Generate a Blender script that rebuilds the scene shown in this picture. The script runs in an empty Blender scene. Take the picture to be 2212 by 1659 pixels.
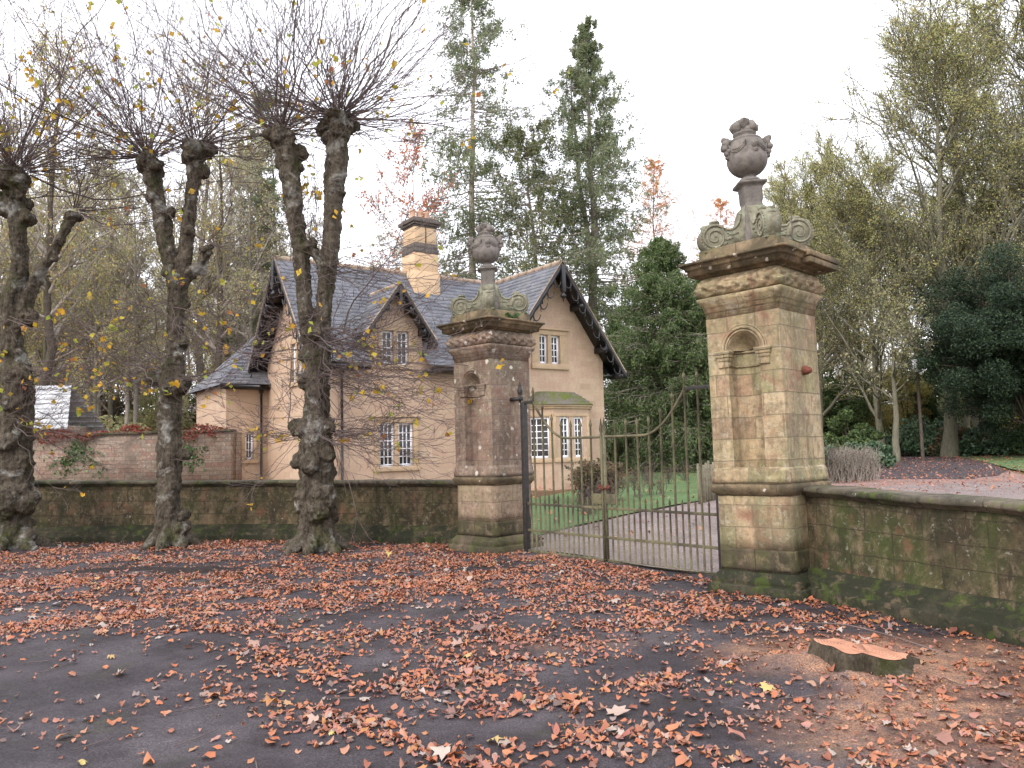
import bpy, math, random
import numpy as np
from mathutils import noise as mn, Vector
R = math.radians
sc = bpy.context.scene
# ------------------------------------------------------------ camera, world, sun, exposure
cd = bpy.data.cameras.new('camera'); cam = bpy.data.objects.new('camera', cd); sc.collection.objects.link(cam)
cam.location = (0, 0, 1.6)
cd.sensor_width = 36; cd.lens = 36 * 1708 / 2212; cd.clip_start = .05; cd.clip_end = 2000
from mathutils import Matrix
cam.rotation_euler = (Matrix.Rotation(R(90 + 4.6), 3, 'X') @ Matrix.Rotation(R(-1.35), 3, 'Z')).to_euler()
sc.camera = cam
W = bpy.data.worlds.new('World'); sc.world = W; W.use_nodes = True
wn, wl = W.node_tree.nodes, W.node_tree.links; wn.clear()
SUN_EL, SUN_ROT = R(42), R(215)
sky = wn.new('ShaderNodeTexSky'); sky.sky_type = 'NISHITA'; sky.sun_disc = False
sky.sun_elevation = SUN_EL; sky.sun_rotation = SUN_ROT; sky.dust_density = 4; sky.air_density = 1.2
bg1 = wn.new('ShaderNodeBackground'); bg1.inputs[1].default_value = .05
bg2 = wn.new('ShaderNodeBackground'); bg2.inputs[0].default_value = (.985, .955, 1, 1); bg2.inputs[1].default_value = .92   # even white cloud layer
ads = wn.new('ShaderNodeAddShader'); wo = wn.new('ShaderNodeOutputWorld')
wl.new(sky.outputs[0], bg1.inputs[0]); wl.new(bg1.outputs[0], ads.inputs[0]); wl.new(bg2.outputs[0], ads.inputs[1]); wl.new(ads.outputs[0], wo.inputs[0])
sl = bpy.data.lights.new('sun', 'SUN'); sl.energy = .6; sl.angle = R(20); sl.color = (1, .96, .95)
so = bpy.data.objects.new('sun', sl); sc.collection.objects.link(so)
# overcast sun high behind the camera's left shoulder
so.rotation_euler = (R(48), 0, R(-35))
sc.view_settings.view_transform = 'Standard'; sc.view_settings.look = 'None'
sc.view_settings.exposure = 1.03; sc.view_settings.gamma = 1
sc.render.use_persistent_data = False
sc.cycles.max_bounces = 6; sc.cycles.diffuse_bounces = 3; sc.cycles.transparent_max_bounces = 6

# ------------------------------------------------------------ material helpers
class NT:
    def __init__(s, name):
        s.m = bpy.data.materials.new(name); s.m.use_nodes = True; s.t = s.m.node_tree; s.t.nodes.clear()
    def n(s, typ, ins=None, **kw):
        nd = s.t.nodes.new('ShaderNode' + typ)
        for k, v in kw.items(): setattr(nd, k, v)
        for k, v in (ins or {}).items():
            i = nd.inputs[k]
            if hasattr(v, 'is_linked') or isinstance(v, bpy.types.NodeSocket): s.t.links.new(v, i)
            else: i.default_value = v
        return nd
    def coord(s, kind='Object'):
        return s.n('TexCoord').outputs[kind]
    def map(s, vec, sc=(1, 1, 1)):
        return s.n('Mapping', {'Vector': vec, 'Scale': sc}).outputs[0]
    def noise(s, vec, scale, detail=4, rough=.6, dist=0.):
        return s.n('TexNoise', {'Vector': vec, 'Scale': scale, 'Detail': detail, 'Roughness': rough, 'Distortion': dist}).outputs[0]
    def ramp(s, fac, stops):
        r = s.n('ValToRGB', {'Fac': fac}); e = r.color_ramp.elements
        while len(e) < len(stops): e.new(.5)
        for x, (p, c) in zip(e, stops):
            x.position = p; x.color = (c, c, c, 1) if isinstance(c, (int, float)) else (*c, 1)
        return r.outputs[0]
    def mix(s, a, b, f, mode='MIX'):
        nd = s.n('Mix', data_type='RGBA', blend_type=mode)
        for i, v in ((0, f), (6, a), (7, b)):
            if isinstance(v, bpy.types.NodeSocket): s.t.links.new(v, nd.inputs[i])
            else: nd.inputs[i].default_value = v if not isinstance(v, tuple) else (*v, 1)
        return nd.outputs[2]
    def math(s, op, a, b=0., clamp=False):
        nd = s.n('Math', operation=op, use_clamp=clamp)
        for i, v in ((0, a), (1, b)):
            if isinstance(v, bpy.types.NodeSocket): s.t.links.new(v, nd.inputs[i])
            else: nd.inputs[i].default_value = v
        return nd.outputs[0]
    def out(s, col, rough=.9, bump=None, bstr=.5, bdist=.02, metal=0., spec=.3, trans=0.):
        ins = {'Roughness': rough, 'Metallic': metal, 'Specular IOR Level': spec}
        if isinstance(col, tuple): col = (*col, 1)
        ins['Base Color'] = col
        p = s.n('BsdfPrincipled', ins)
        if bump is not None:
            b = s.n('Bump', {'Height': bump, 'Strength': bstr, 'Distance': bdist}); s.t.links.new(b.outputs[0], p.inputs['Normal'])
        o = s.n('OutputMaterial'); sh = p.outputs[0]
        if trans:
            tr = s.n('BsdfTranslucent', {'Color': col}); mx = s.n('MixShader', {'Fac': trans})
            s.t.links.new(sh, mx.inputs[1]); s.t.links.new(tr.outputs[0], mx.inputs[2]); sh = mx.outputs[0]
        s.t.links.new(sh, o.inputs[0]); return s.m

def leafmat(name, stops, rough=.6, trans=.3, spec=.3):
    t = NT(name); g = t.n('NewGeometry').outputs['Random Per Island']
    return t.out(t.ramp(g, stops), rough, trans=trans, spec=spec)

def stone(name, c1, c2, mortar, bw, rh, stains, ms=.006, bump=.5, tint=None, joint=.02, offs=.5, big=.25, spots=None, streak=None, grain=.75, jm=.75):
    """ashlar: brick joints on UVs in metres, block tints, patches of algae / lichen"""
    t = NT(name); uv = t.coord('UV'); ob = t.coord('Object')
    wob = t.n('VectorMath', {0: uv, 1: t.n('VectorMath', {0: t.n('TexNoise', {'Vector': uv, 'Scale': 3.}).outputs[1], 1: (joint, joint, 0)}, operation='MULTIPLY').outputs[0]}, operation='ADD').outputs[0]
    br = t.n('TexBrick', {'Vector': wob, 'Color1': (0, 0, 0, 1), 'Color2': (1, 1, 1, 1), 'Mortar': (.5, .5, .5, 1), 'Scale': 1., 'Mortar Size': ms, 'Mortar Smooth': .3, 'Bias': 0., 'Brick Width': bw, 'Row Height': rh})
    br.offset = offs; br.squash_frequency = 3; br.squash = .8
    if tint: col = t.ramp(br.outputs[0], tint)
    else: col = t.mix(c1, c2, br.outputs[0])
    n1 = t.noise(ob, 2.2, 6, .65); n2 = t.noise(ob, 14, 5, .7); n3 = t.noise(ob, 70, 3, .7)
    col = t.mix(col, t.ramp(n1, [(.3, tuple(x * .62 for x in c1)), (.7, tuple(min(1, x * 1.25) for x in c2))]), big)
    col = t.mix(col, t.ramp(n2, [(.3, .5), (.5, 1.), (.75, 1.35)]), grain, 'MULTIPLY')
    for (sc_, lo, hi, colr, amt, stretch) in stains:
        v = t.map(ob, (1, 1, stretch)) ; m = t.noise(v, sc_, 7, .68, .3)
        m = t.math('MULTIPLY', t.ramp(m, [(lo, 0.), (hi, 1.)]), amt)
        col = t.mix(col, colr, m)
    if streak:
        m = t.ramp(t.noise(t.map(ob, (1, 1, .12)), 5.5, 5, .7), [(.5, 0.), (.68, 1.)]); col = t.mix(col, streak, t.math('MULTIPLY', m, .6))
    if spots:
        vv = t.n('VectorMath', {0: ob, 1: t.n('VectorMath', {0: t.n('TexNoise', {'Vector': ob, 'Scale': 18., 'Detail': 3.}).outputs[1], 1: (.05, .05, .05)}, operation='MULTIPLY').outputs[0]}, operation='ADD').outputs[0]
        v_ = t.n('TexVoronoi', {'Vector': vv, 'Scale': spots[0], 'Randomness': 1.}); pr_ = t.math('GREATER_THAN', t.n('SeparateXYZ', {0: v_.outputs[1]}).outputs[0], spots[2])
        m = t.math('MULTIPLY', t.ramp(v_.outputs[0], [(spots[1] * .8, 1.), (spots[1], 0.)]), pr_); col = t.mix(col, (.62, .60, .53), t.math('MULTIPLY', m, .85))
    col = t.mix(col, mortar, t.math('MULTIPLY', br.outputs[1], jm))
    h = t.math('ADD', t.math('MULTIPLY', n2, .9), t.math('MULTIPLY', n3, .4))
    h = t.math('SUBTRACT', h, t.math('MULTIPLY', br.outputs[1], .8))
    return t.out(col, .92, h, bump, .016, spec=.2)

BLACKGREEN = (.022, .025, .015); MOSS = (.075, .10, .02); LICH = (.52, .50, .44)
M = {}
M['pier_gold'] = stone('pier_stone_gold', (.33, .22, .12), (.40, .30, .18), (.20, .155, .11), .42, .235,
    [(1.6, .44, .62, (.20, .21, .115), .8, .45), (.9, .50, .64, (.12, .11, .075), .7, .3), (1.2, .54, .64, (.27, .17, .15), .6, .6), (7, .50, .62, (.13, .105, .07), .5, .7), (13, .56, .66, (.50, .46, .36), .45, 1), (5, .58, .70, (.45, .42, .34), .6, 1), (3.0, .54, .68, (.24, .115, .075), .7, .8), (2.2, .60, .78, (.07, .065, .04), .6, .4), (26, .70, .78, LICH, .7, 1)],
    tint=[(0., (.25, .18, .125)), (.2, (.36, .28, .165)), (.36, (.46, .37, .24)), (.5, (.30, .28, .15)), (.64, (.36, .24, .165)), (.8, (.42, .33, .20)), (1., (.25, .20, .12))], big=.22, streak=(.10, .085, .055), ms=.007, jm=.55, bump=.9, grain=.85)
M['pier_pink'] = stone('pier_stone_pink', (.27, .17, .125), (.34, .25, .17), (.22, .18, .15), .42, .235,
    [(1.5, .44, .66, (.16, .145, .09), .7, .5), (1.0, .48, .62, (.085, .062, .05), .7, .35), (7, .50, .62, (.09, .065, .055), .5, .7), (12, .54, .64, (.42, .38, .32), .55, 1), (3.0, .50, .66, (.22, .115, .09), .6, .8), (2.4, .56, .76, (.07, .06, .045), .6, .4), (15, .62, .70, LICH, .85, 1), (40, .66, .74, LICH, .6, 1)],
    tint=[(0., (.17, .125, .105)), (.2, (.30, .245, .18)), (.4, (.23, .16, .13)), (.55, (.36, .30, .22)), (.7, (.20, .165, .13)), (.85, (.29, .215, .17)), (1., (.27, .24, .18))], big=.22, spots=(8., .33, .84), streak=(.07, .05, .042), ms=.009, jm=.6, bump=.9, grain=.85)
M['pier_base'] = stone('pier_stone_damp', (.13, .10, .07), (.17, .13, .09), (.10, .08, .06), .55, .28,
    [(1.3, .40, .60, BLACKGREEN, .80, .6), (3.5, .48, .66, MOSS, .6, 1), (20, .68, .76, LICH, .5, 1)])
M['pier_damp'] = stone('pier_stone_algae_stained', (.10, .08, .055), (.16, .125, .08), (.05, .04, .03), .55, .26,
    [(1.8, .42, .60, BLACKGREEN, .75, .6), (4, .50, .64, (.10, .10, .045), .6, 1), (9, .55, .65, (.24, .19, .12), .5, 1)], bump=.9)
M['pier_ped'] = stone('pedestal_stone_stained', (.27, .21, .14), (.34, .27, .18), (.14, .11, .08), .5, .26,
    [(1.4, .50, .66, (.06, .055, .035), .75, .5), (2.6, .50, .66, (.20, .19, .09), .6, .7), (8, .54, .66, (.10, .08, .06), .6, .8), (12, .56, .66, (.44, .40, .33), .5, 1)], jm=.5, bump=.9,
    tint=[(0., (.24, .18, .13)), (.4, (.36, .28, .19)), (.7, (.28, .20, .15)), (1., (.33, .28, .18))])
M['plinth_dark'] = stone('plinth_stone_mossy', (.06, .052, .036), (.08, .068, .045), (.02, .02, .014), .9, .4,
    [(2.5, .34, .52, BLACKGREEN, .95, 1), (5.5, .52, .62, (.05, .07, .015), .7, 1), (9, .55, .63, (.12, .09, .06), .7, 1), (20, .58, .66, (.015, .017, .01), .7, 1), (30, .66, .74, LICH, .3, 1)], joint=.0, ms=.003)
M['cornice'] = stone('cornice_stone', (.24, .18, .11), (.31, .235, .145), (.06, .05, .035), .75, 2.,
    [(2.0, .36, .56, (.055, .048, .032), .85, 1), (5, .52, .68, (.12, .13, .05), .6, 1), (22, .66, .74, LICH, .6, 1)], joint=0., spots=(9., .2, .75))
M['carved'] = stone('carved_stone_green_lichen', (.22, .215, .155), (.27, .26, .19), (.2, .2, .15), 9., 9.,
    [(4, .44, .66, (.10, .085, .06), .6, 1), (7, .50, .66, (.25, .30, .22), .6, 1), (18, .60, .72, LICH, .7, 1)], ms=0., joint=0., bump=.6)
M['urn'] = stone('urn_stone_grey', (.175, .16, .15), (.23, .21, .19), (.2, .2, .15), 9., 9.,
    [(3, .46, .68, (.09, .085, .07), .6, 1), (8, .56, .68, (.21, .20, .16), .5, 1), (22, .66, .75, LICH, .5, 1)], ms=0., joint=0., bump=.7)
def wallmat(name, green):
    return stone(name, (.13, .095, .058), (.19, .135, .08), (.05, .04, .028), .62, .215,
    [(1.1, .36, .58, (.040, .036, .022), .85, .7), (6., .46, .58, (.035, .030, .020), .8, .8), (1.9, .42, .62, (.052, .070, .022), green, .6), (9., .52, .62, (.17, .14, .09), .6, 1), (3.2, .56, .66, (.19, .09, .06), .6, .8),
     (2.6, .58, .70, (.27, .20, .12), .55, .5), (1.6, .54, .70, BLACKGREEN, .85, .3), (16, .60, .68, (.33, .31, .26), .6, 1), (40, .62, .70, (.05, .07, .02), .6, 1)], bump=1., grain=.95, jm=.6, joint=.03,
    tint=[(0., (.11, .08, .05)), (.3, (.19, .135, .08)), (.55, (.14, .11, .07)), (.75, (.22, .15, .095)), (1., (.12, .085, .055))])
M['wall_l'] = wallmat('forecourt_wall_stone', .35); M['wall_r'] = wallmat('forecourt_wall_stone_green', .8)
M['coping'] = stone('coping_stone_mossy', (.13, .11, .085), (.17, .145, .11), (.03, .03, .02), 1.1, 9.,
    [(1.5, .40, .60, BLACKGREEN, .9, 1), (4, .50, .66, MOSS, .7, 1), (16, .62, .72, LICH, .5, 1)], joint=0.)
M['house'] = stone('house_ashlar', (.50, .355, .235), (.56, .41, .275), (.42, .31, .22), .58, .20,
    [(.9, .50, .80, (.42, .27, .20), .45, 1), (2.5, .62, .78, (.40, .34, .24), .5, .5)], ms=.004, bump=.3,
    tint=[(0., (.40, .295, .215)), (.3, (.49, .375, .275)), (.6, (.46, .325, .245)), (1., (.52, .41, .305))], big=.15, grain=.3, jm=.6, streak=(.40, .30, .22))
M['dressed'] = stone('dressed_window_stone', (.46, .34, .22), (.52, .39, .26), (.3, .25, .2), .9, .45,
    [(2.5, .48, .72, (.33, .28, .20), .5, .6)], ms=.003, joint=0., bump=.25, grain=.3)
M['chimney'] = stone('chimney_stone', (.56, .40, .25), (.62, .46, .30), (.45, .35, .27), .5, .28,
    [(2.0, .52, .78, (.45, .40, .30), .5, 1)], ms=.005, bump=.3, grain=.25, jm=.5)
M['chimdark'] = stone('weathered_dark_stone', (.09, .08, .075), (.13, .115, .105), (.3, .25, .2), .33, .4, [(6, .5, .7, (.2, .17, .14), .5, 1)])
M['garden'] = stone('garden_wall_stone', (.21, .165, .135), (.29, .22, .17), (.10, .08, .07), .36, .135,
    [(1.4, .48, .68, (.12, .10, .08), .7, 1), (2.2, .56, .72, (.24, .11, .085), .6, 1), (12, .58, .68, LICH, .6, 1)],
    tint=[(0., (.20, .16, .13)), (.3, (.30, .24, .18)), (.6, (.24, .14, .11)), (.8, (.33, .27, .21)), (1., (.22, .18, .15))])
def slate(name, c1, c2, stain):
    t = NT(name); uv = t.coord('UV'); ob = t.coord('Object')
    br = t.n('TexBrick', {'Vector': uv, 'Color1': (0, 0, 0, 1), 'Color2': (1, 1, 1, 1), 'Mortar': (.3, .3, .3, 1), 'Scale': 1., 'Mortar Size': .004, 'Mortar Smooth': .1, 'Bias': 0., 'Brick Width': .28, 'Row Height': .19})
    col = t.mix(c1, c2, br.outputs[0]); n = t.noise(ob, 1.4, 5, .65); n2 = t.noise(ob, 22, 4, .7)
    col = t.mix(col, stain, t.math('MULTIPLY', t.ramp(n, [(.5, 0.), (.72, 1.)]), .55))
    col = t.mix(col, t.ramp(n2, [(.3, .5), (.7, 1.4)]), .8, 'MULTIPLY'); col = t.mix(col, (.14, .15, .07), t.math('MULTIPLY', t.ramp(t.noise(ob, 4, 6, .75), [(.58, 0.), (.68, 1.)]), .6))
    col = t.mix(col, (.025, .025, .03), t.math('MULTIPLY', br.outputs[1], .9))
    h = t.math('SUBTRACT', t.math('MULTIPLY', n2, .4), br.outputs[1])
    return t.out(col, .55, h, .6, .01, spec=.5)
M['slate'] = slate('blue_grey_slate', (.125, .135, .165), (.205, .215, .245), (.11, .12, .10))
M['slate_white'] = slate('lichened_white_slate', (.38, .40, .42), (.60, .62, .64), (.2, .2, .2))
def plain(name, c, rough=.6, var=.3, scale=12, bump=.15, spec=.4, metal=0.):
    t = NT(name); n = t.noise(t.coord(), scale, 5, .65)
    col = t.mix(tuple(x * (1 - var) for x in c), tuple(min(1, x * (1 + var)) for x in c), t.ramp(n, [(.3, 0.), (.7, 1.)]))
    return t.out(col, rough, n, bump, .01, metal, spec)
M['black'] = plain('black_painted_wood', (.016, .016, .019), .35, .3, 6, .1, .5)
M['white'] = plain('white_painted_wood', (.88, .90, .94), .45, .06, 5, .05)
M['ridge'] = stone('ridge_stone', (.33, .25, .20), (.40, .31, .24), (.1, .1, .1), .45, 9, [(5, .5, .7, (.28, .27, .12), .6, 1)])
M['pot'] = plain('clay_pot', (.50, .32, .22), .8, .25)
t = NT('window_glass'); M['glass'] = t.out((.018, .02, .022), .06, t.noise(t.coord(), 3, 2), .05, .02, spec=.6)
t = NT('wrought_iron_algae'); ob = t.coord(); n = t.noise(ob, 2.2, 4, .6); n2 = t.noise(ob, 30, 4, .7)
col = t.mix((.050, .045, .034), (.145, .135, .078), t.ramp(n, [(.35, 0.), (.55, 1.)]))
col = t.mix(col, (.05, .03, .02), t.ramp(n2, [(.52, 0.), (.68, .8)]))
M['iron'] = t.out(col, .75, n2, .5, .003, spec=.3)
M['iron_black'] = plain('black_iron', (.03, .028, .027), .6, .5, 20, .3)
M['rust'] = plain('rusty_iron', (.14, .045, .03), .85, .5, 25, .5)
# bark
def bark(name, a, b, lich, moss, amt=.7):
    t = NT(name); ob = t.coord(); v = t.map(ob, (1, 1, .28))
    n = t.math('ADD', t.math('MULTIPLY', t.noise(v, 7, 8, .75, .6), .6), t.math('MULTIPLY', t.noise(t.map(ob, (1, 1, .12)), 26, 6, .8, .3), .4)); n2 = t.noise(ob, 2.6, 6, .65, .5); n3 = t.noise(t.map(ob, (1, 1, .5)), 1.5, 5, .7)
    col = t.ramp(n, [(.38, a), (.58, b)])
    col = t.mix(col, lich, t.math('MULTIPLY', t.ramp(n2, [(.55, 0.), (.66, 1.)]), amt))
    col = t.mix(col, moss, t.math('MULTIPLY', t.ramp(n3, [(.54, 0.), (.64, 1.)]), .8))
    col = t.mix(col, t.ramp(t.noise(ob, 30, 5, .7), [(.3, .45), (.7, 1.35)]), .8, 'MULTIPLY')
    return t.out(col, .95, n, 1., .05, spec=.15)
M['bark_lime'] = bark('lime_bark', (.016, .013, .010), (.135, .115, .086), (.34, .34, .31), (.042, .052, .014), .75)
M['bark_burl'] = bark('burl_bark', (.035, .028, .020), (.11, .09, .065), (.21, .20, .17), (.045, .05, .016), .4)
M['bark_grey'] = bark('woodland_bark_grey', (.14, .125, .105), (.27, .245, .21), (.30, .29, .26), (.10, .11, .05), .4)
M['bark_pale'] = bark('woodland_bark_pale', (.30, .27, .23), (.50, .45, .38), (.45, .42, .38), (.18, .17, .10), .4)
M['bark_dark'] = bark('woodland_bark_dark', (.05, .042, .034), (.11, .09, .07), (.17, .15, .13), (.06, .06, .03), .3)
M['bark_green'] = bark('mossy_branch_bark', (.13, .125, .09), (.25, .24, .18), (.22, .21, .16), (.10, .11, .04), .4)
M['twig'] = plain('twig_bark', (.125, .098, .092), .8, .45, 3, .1, .2)
M['twig_bg'] = plain('woodland_twigs', (.30, .27, .23), .85, .3, .5, .1, .2)
M['twig_orange'] = plain('larch_twigs', (.22, .13, .08), .85, .3, .5, .1, .2)
# leaves
YEL = leafmat('yellow_lime_leaves', [(0., (.62, .44, .04)), (.4, (.66, .36, .04)), (.6, (.50, .48, .07)), (.8, (.33, .42, .07)), (.92, (.50, .20, .07)), (1., (.40, .13, .05))], trans=.45)
M['lf_yellow'] = YEL
M['lf_olive'] = leafmat('olive_autumn_leaves', [(0., (.44, .45, .24)), (.4, (.36, .41, .22)), (.7, (.54, .49, .26)), (1., (.48, .38, .24))], trans=.5)
M['lf_gold'] = leafmat('golden_leaves', [(0., (.60, .50, .20)), (.4, (.42, .46, .20)), (.7, (.56, .52, .24)), (.9, (.64, .42, .18)), (1., (.38, .43, .20))], trans=.5)
M['lf_right'] = leafmat('pale_yellow_green_leaves', [(0., (.56, .54, .22)), (.4, (.42, .50, .20)), (.7, (.60, .56, .24)), (.9, (.62, .46, .20)), (1., (.36, .44, .18))], trans=.5)
M['lf_red'] = leafmat('red_maple_leaves', [(0., (.60, .18, .10)), (.5, (.62, .26, .12)), (1., (.46, .14, .09))], trans=.4)
M['lf_orange'] = leafmat('orange_larch_needles', [(0., (.70, .33, .12)), (.5, (.80, .42, .16)), (1., (.60, .26, .10))], trans=.4)
M['lf_spruce'] = leafmat('spruce_needles', [(0., (.13, .18, .11)), (.5, (.22, .28, .15)), (.85, (.30, .34, .18)), (1., (.33, .30, .18))], trans=.5)
M['lf_spruce_pale'] = leafmat('spruce_needles_pale', [(0., (.10, .14, .07)), (.5, (.16, .20, .09)), (.85, (.24, .25, .10)), (1., (.27, .22, .12))], trans=.4)
M['lf_cypress'] = leafmat('cypress_foliage', [(0., (.05, .085, .035)), (.4, (.10, .155, .06)), (.8, (.16, .23, .085)), (1., (.21, .26, .10))], trans=.35)
M['lf_yew'] = leafmat('yew_needles', [(0., (.014, .030, .018)), (.5, (.026, .050, .028)), (.85, (.05, .08, .04)), (1., (.07, .10, .045))], trans=.1)
M['lf_laurel'] = leafmat('rhododendron_leaves', [(0., (.04, .085, .045)), (.5, (.075, .135, .075)), (1., (.12, .18, .09))], rough=.35, trans=.15, spec=.5)
M['lf_ivy'] = leafmat('ivy_leaves', [(0., (.035, .09, .03)), (1., (.10, .19, .06))], rough=.4, trans=.15)
M['lf_creeper'] = leafmat('red_creeper_leaves', [(0., (.19, .035, .03)), (.5, (.27, .07, .05)), (.8, (.15, .05, .035)), (1., (.14, .12, .05))], trans=.25)
M['lf_brown'] = leafmat('brown_shrub_leaves', [(0., (.16, .10, .06)), (.5, (.12, .12, .05)), (.8, (.22, .12, .08)), (1., (.09, .13, .05))], trans=.25)
M['grass'] = leafmat('grass_blades', [(0., (.075, .15, .035)), (1., (.14, .23, .06))], trans=.2)
M['fallen'] = leafmat('fallen_leaves', [(0., (.40, .125, .055)), (.16, (.48, .19, .09)), (.30, (.24, .075, .04)), (.42, (.46, .23, .14)), (.54, (.14, .05, .04)), (.64, (.40, .20, .155)), (.74, (.32, .11, .075)), (.84, (.42, .20, .07)), (.90, (.26, .20, .18)), (.95, (.12, .07, .055)), (1., (.44, .36, .30))], rough=.42, trans=.12, spec=.45)
M['fallen_pale'] = leafmat('fallen_maple_leaves', [(0., (.34, .29, .26)), (.3, (.44, .38, .32)), (.5, (.36, .17, .12)), (.7, (.17, .12, .11)), (.85, (.42, .22, .14)), (1., (.50, .40, .14))], rough=.5, trans=.1)
# ground materials
t = NT('damp_asphalt_forecourt'); ob = t.coord()
n1 = t.noise(ob, .8, 6, .6); n2 = t.noise(ob, 75, 4, .8); n3 = t.noise(ob, 6, 6, .7)
col = t.mix((.038, .032, .037), (.092, .080, .088), t.ramp(n1, [(.35, 0.), (.65, 1.)]))
col = t.mix(col, t.ramp(n3, [(.3, .6), (.5, 1.), (.7, 1.3)]), .7, 'MULTIPLY')
col = t.mix(col, t.ramp(n2, [(.35, .35), (.55, 1.), (.7, 2.4)]), .9, 'MULTIPLY')
col = t.mix(col, (.048, .052, .022), t.math('MULTIPLY', t.ramp(t.noise(ob, 1.7, 6, .7), [(.56, 0.), (.70, 1.)]), .6))
spk = t.n('TexVoronoi', {'Vector': ob, 'Scale': 60.}).outputs[0]
col = t.mix(col, (.42, .33, .24), t.math('MULTIPLY', t.ramp(spk, [(.07, 1.), (.13, 0.)]), t.ramp(n3, [(.42, 0.), (.56, .8)])))
# sawdust round the fresh stump: a real pale deposit on the ground
sx = t.n('SeparateXYZ', {0: ob})
def blob(cx, cy, rx, ry, s):
    a = t.math('MULTIPLY', t.math('SUBTRACT', sx.outputs[0], cx), 1 / rx); b = t.math('MULTIPLY', t.math('SUBTRACT', sx.outputs[1], cy), 1 / ry)
    r = t.math('SQRT', t.math('ADD', t.math('POWER', t.math('ABSOLUTE', a), 2.), t.math('POWER', t.math('ABSOLUTE', b), 2.)))
    return t.math('MULTIPLY', t.math('SUBTRACT', 1., r, True), s, True)
m = t.math('ADD', blob(2.7, 5.95, 1.5, .8, 2.8), blob(3.1, 4.9, 1.3, 1.3, 2.8), True)
m = t.math('ADD', m, blob(2.3, 4.5, 1.2, .7, 1.6), True)
m = t.math('ADD', m, blob(.1, 6.6, 1.2, .35, .5), True)
grain = t.noise(ob, 85, 3, .8); lump = t.noise(ob, 5, 5, .7)
m2 = t.math('MULTIPLY', t.math('MULTIPLY', m, t.ramp(lump, [(.34, .25), (.62, 1.)])), t.ramp(grain, [(.40, .35), (.52, 1.)]))
col = t.mix(col, t.ramp(grain, [(.35, (.14, .08, .05)), (.5, (.40, .21, .115)), (.62, (.56, .31, .17)), (.75, (.70, .50, .32))]), m2)
wet = t.ramp(t.noise(ob, 1.3, 5, .6), [(.44, 1.), (.56, 0.)]); col = t.mix(col, t.mix(col, (.55, .52, .56), 1., 'MULTIPLY'), wet)
h = t.math('ADD', t.math('MULTIPLY', n2, .4), t.math('MULTIPLY', n3, 1.2))
M['forecourt'] = t.out(col, t.math('SUBTRACT', t.ramp(n3, [(.4, .60), (.6, .92)]), t.math('MULTIPLY', wet, .22)), h, .8, .03, spec=.35)
def groundmat(name, stops, s1, s2, bump=.8, rough=.95):
    t = NT(name); ob = t.coord(); a = t.noise(ob, s1, 6, .65); b = t.noise(ob, s2, 4, .75)
    col = t.mix(t.ramp(b, stops), t.ramp(a, [(.3, .7), (.7, 1.2)]), .8, 'MULTIPLY')
    return t.out(col, rough, b, bump, .03, spec=.15)
M['litter'] = groundmat('woodland_floor', [(.3, (.06, .045, .03)), (.48, (.17, .09, .055)), (.6, (.10, .11, .045)), (.75, (.26, .14, .09))], .5, 7)
M['lawn'] = groundmat('lawn_grass', [(.3, (.07, .125, .05)), (.55, (.125, .20, .085)), (.75, (.18, .25, .12))], .6, 30)
M['gravel'] = groundmat('pink_gravel', [(.3, (.08, .066, .062)), (.45, (.20, .165, .155)), (.55, (.29, .24, .225)), (.7, (.48, .43, .40))], 1., 38)
M['road'] = groundmat('dark_drive_surface', [(.3, (.045, .04, .045)), (.6, (.08, .07, .075)), (.68, (.20, .11, .08)), (.8, (.25, .15, .12))], .7, 9)
M['path_leafy'] = groundmat('leaf_strewn_drive', [(.3, (.13, .09, .08)), (.5, (.26, .18, .16)), (.7, (.42, .28, .23))], .6, 18)
t = NT('freshly_sawn_wood'); ob = t.coord(); w = t.n('TexWave', {'Vector': ob, 'Scale': 14., 'Distortion': 2.5, 'Detail': 3.}, wave_type='RINGS', rings_direction='Z')
col = t.mix((.40, .19, .12), (.60, .31, .20), w.outputs[0]); col = t.mix(col, t.ramp(t.noise(ob, 6, 5, .7), [(.35, .55), (.6, 1.1)]), .7, 'MULTIPLY')
M['sawn'] = t.out(col, .85, t.noise(ob, 40, 3), .5, .01, spec=.15)
M['timber'] = plain('grey_weathered_stakes', (.20, .18, .13), .9, .4, 8, .4, .1)
M['soil'] = groundmat('dark_wet_soil', [(.3, (.018, .015, .014)), (.6, (.045, .036, .034)), (.8, (.10, .05, .035))], 2, 22)

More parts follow.
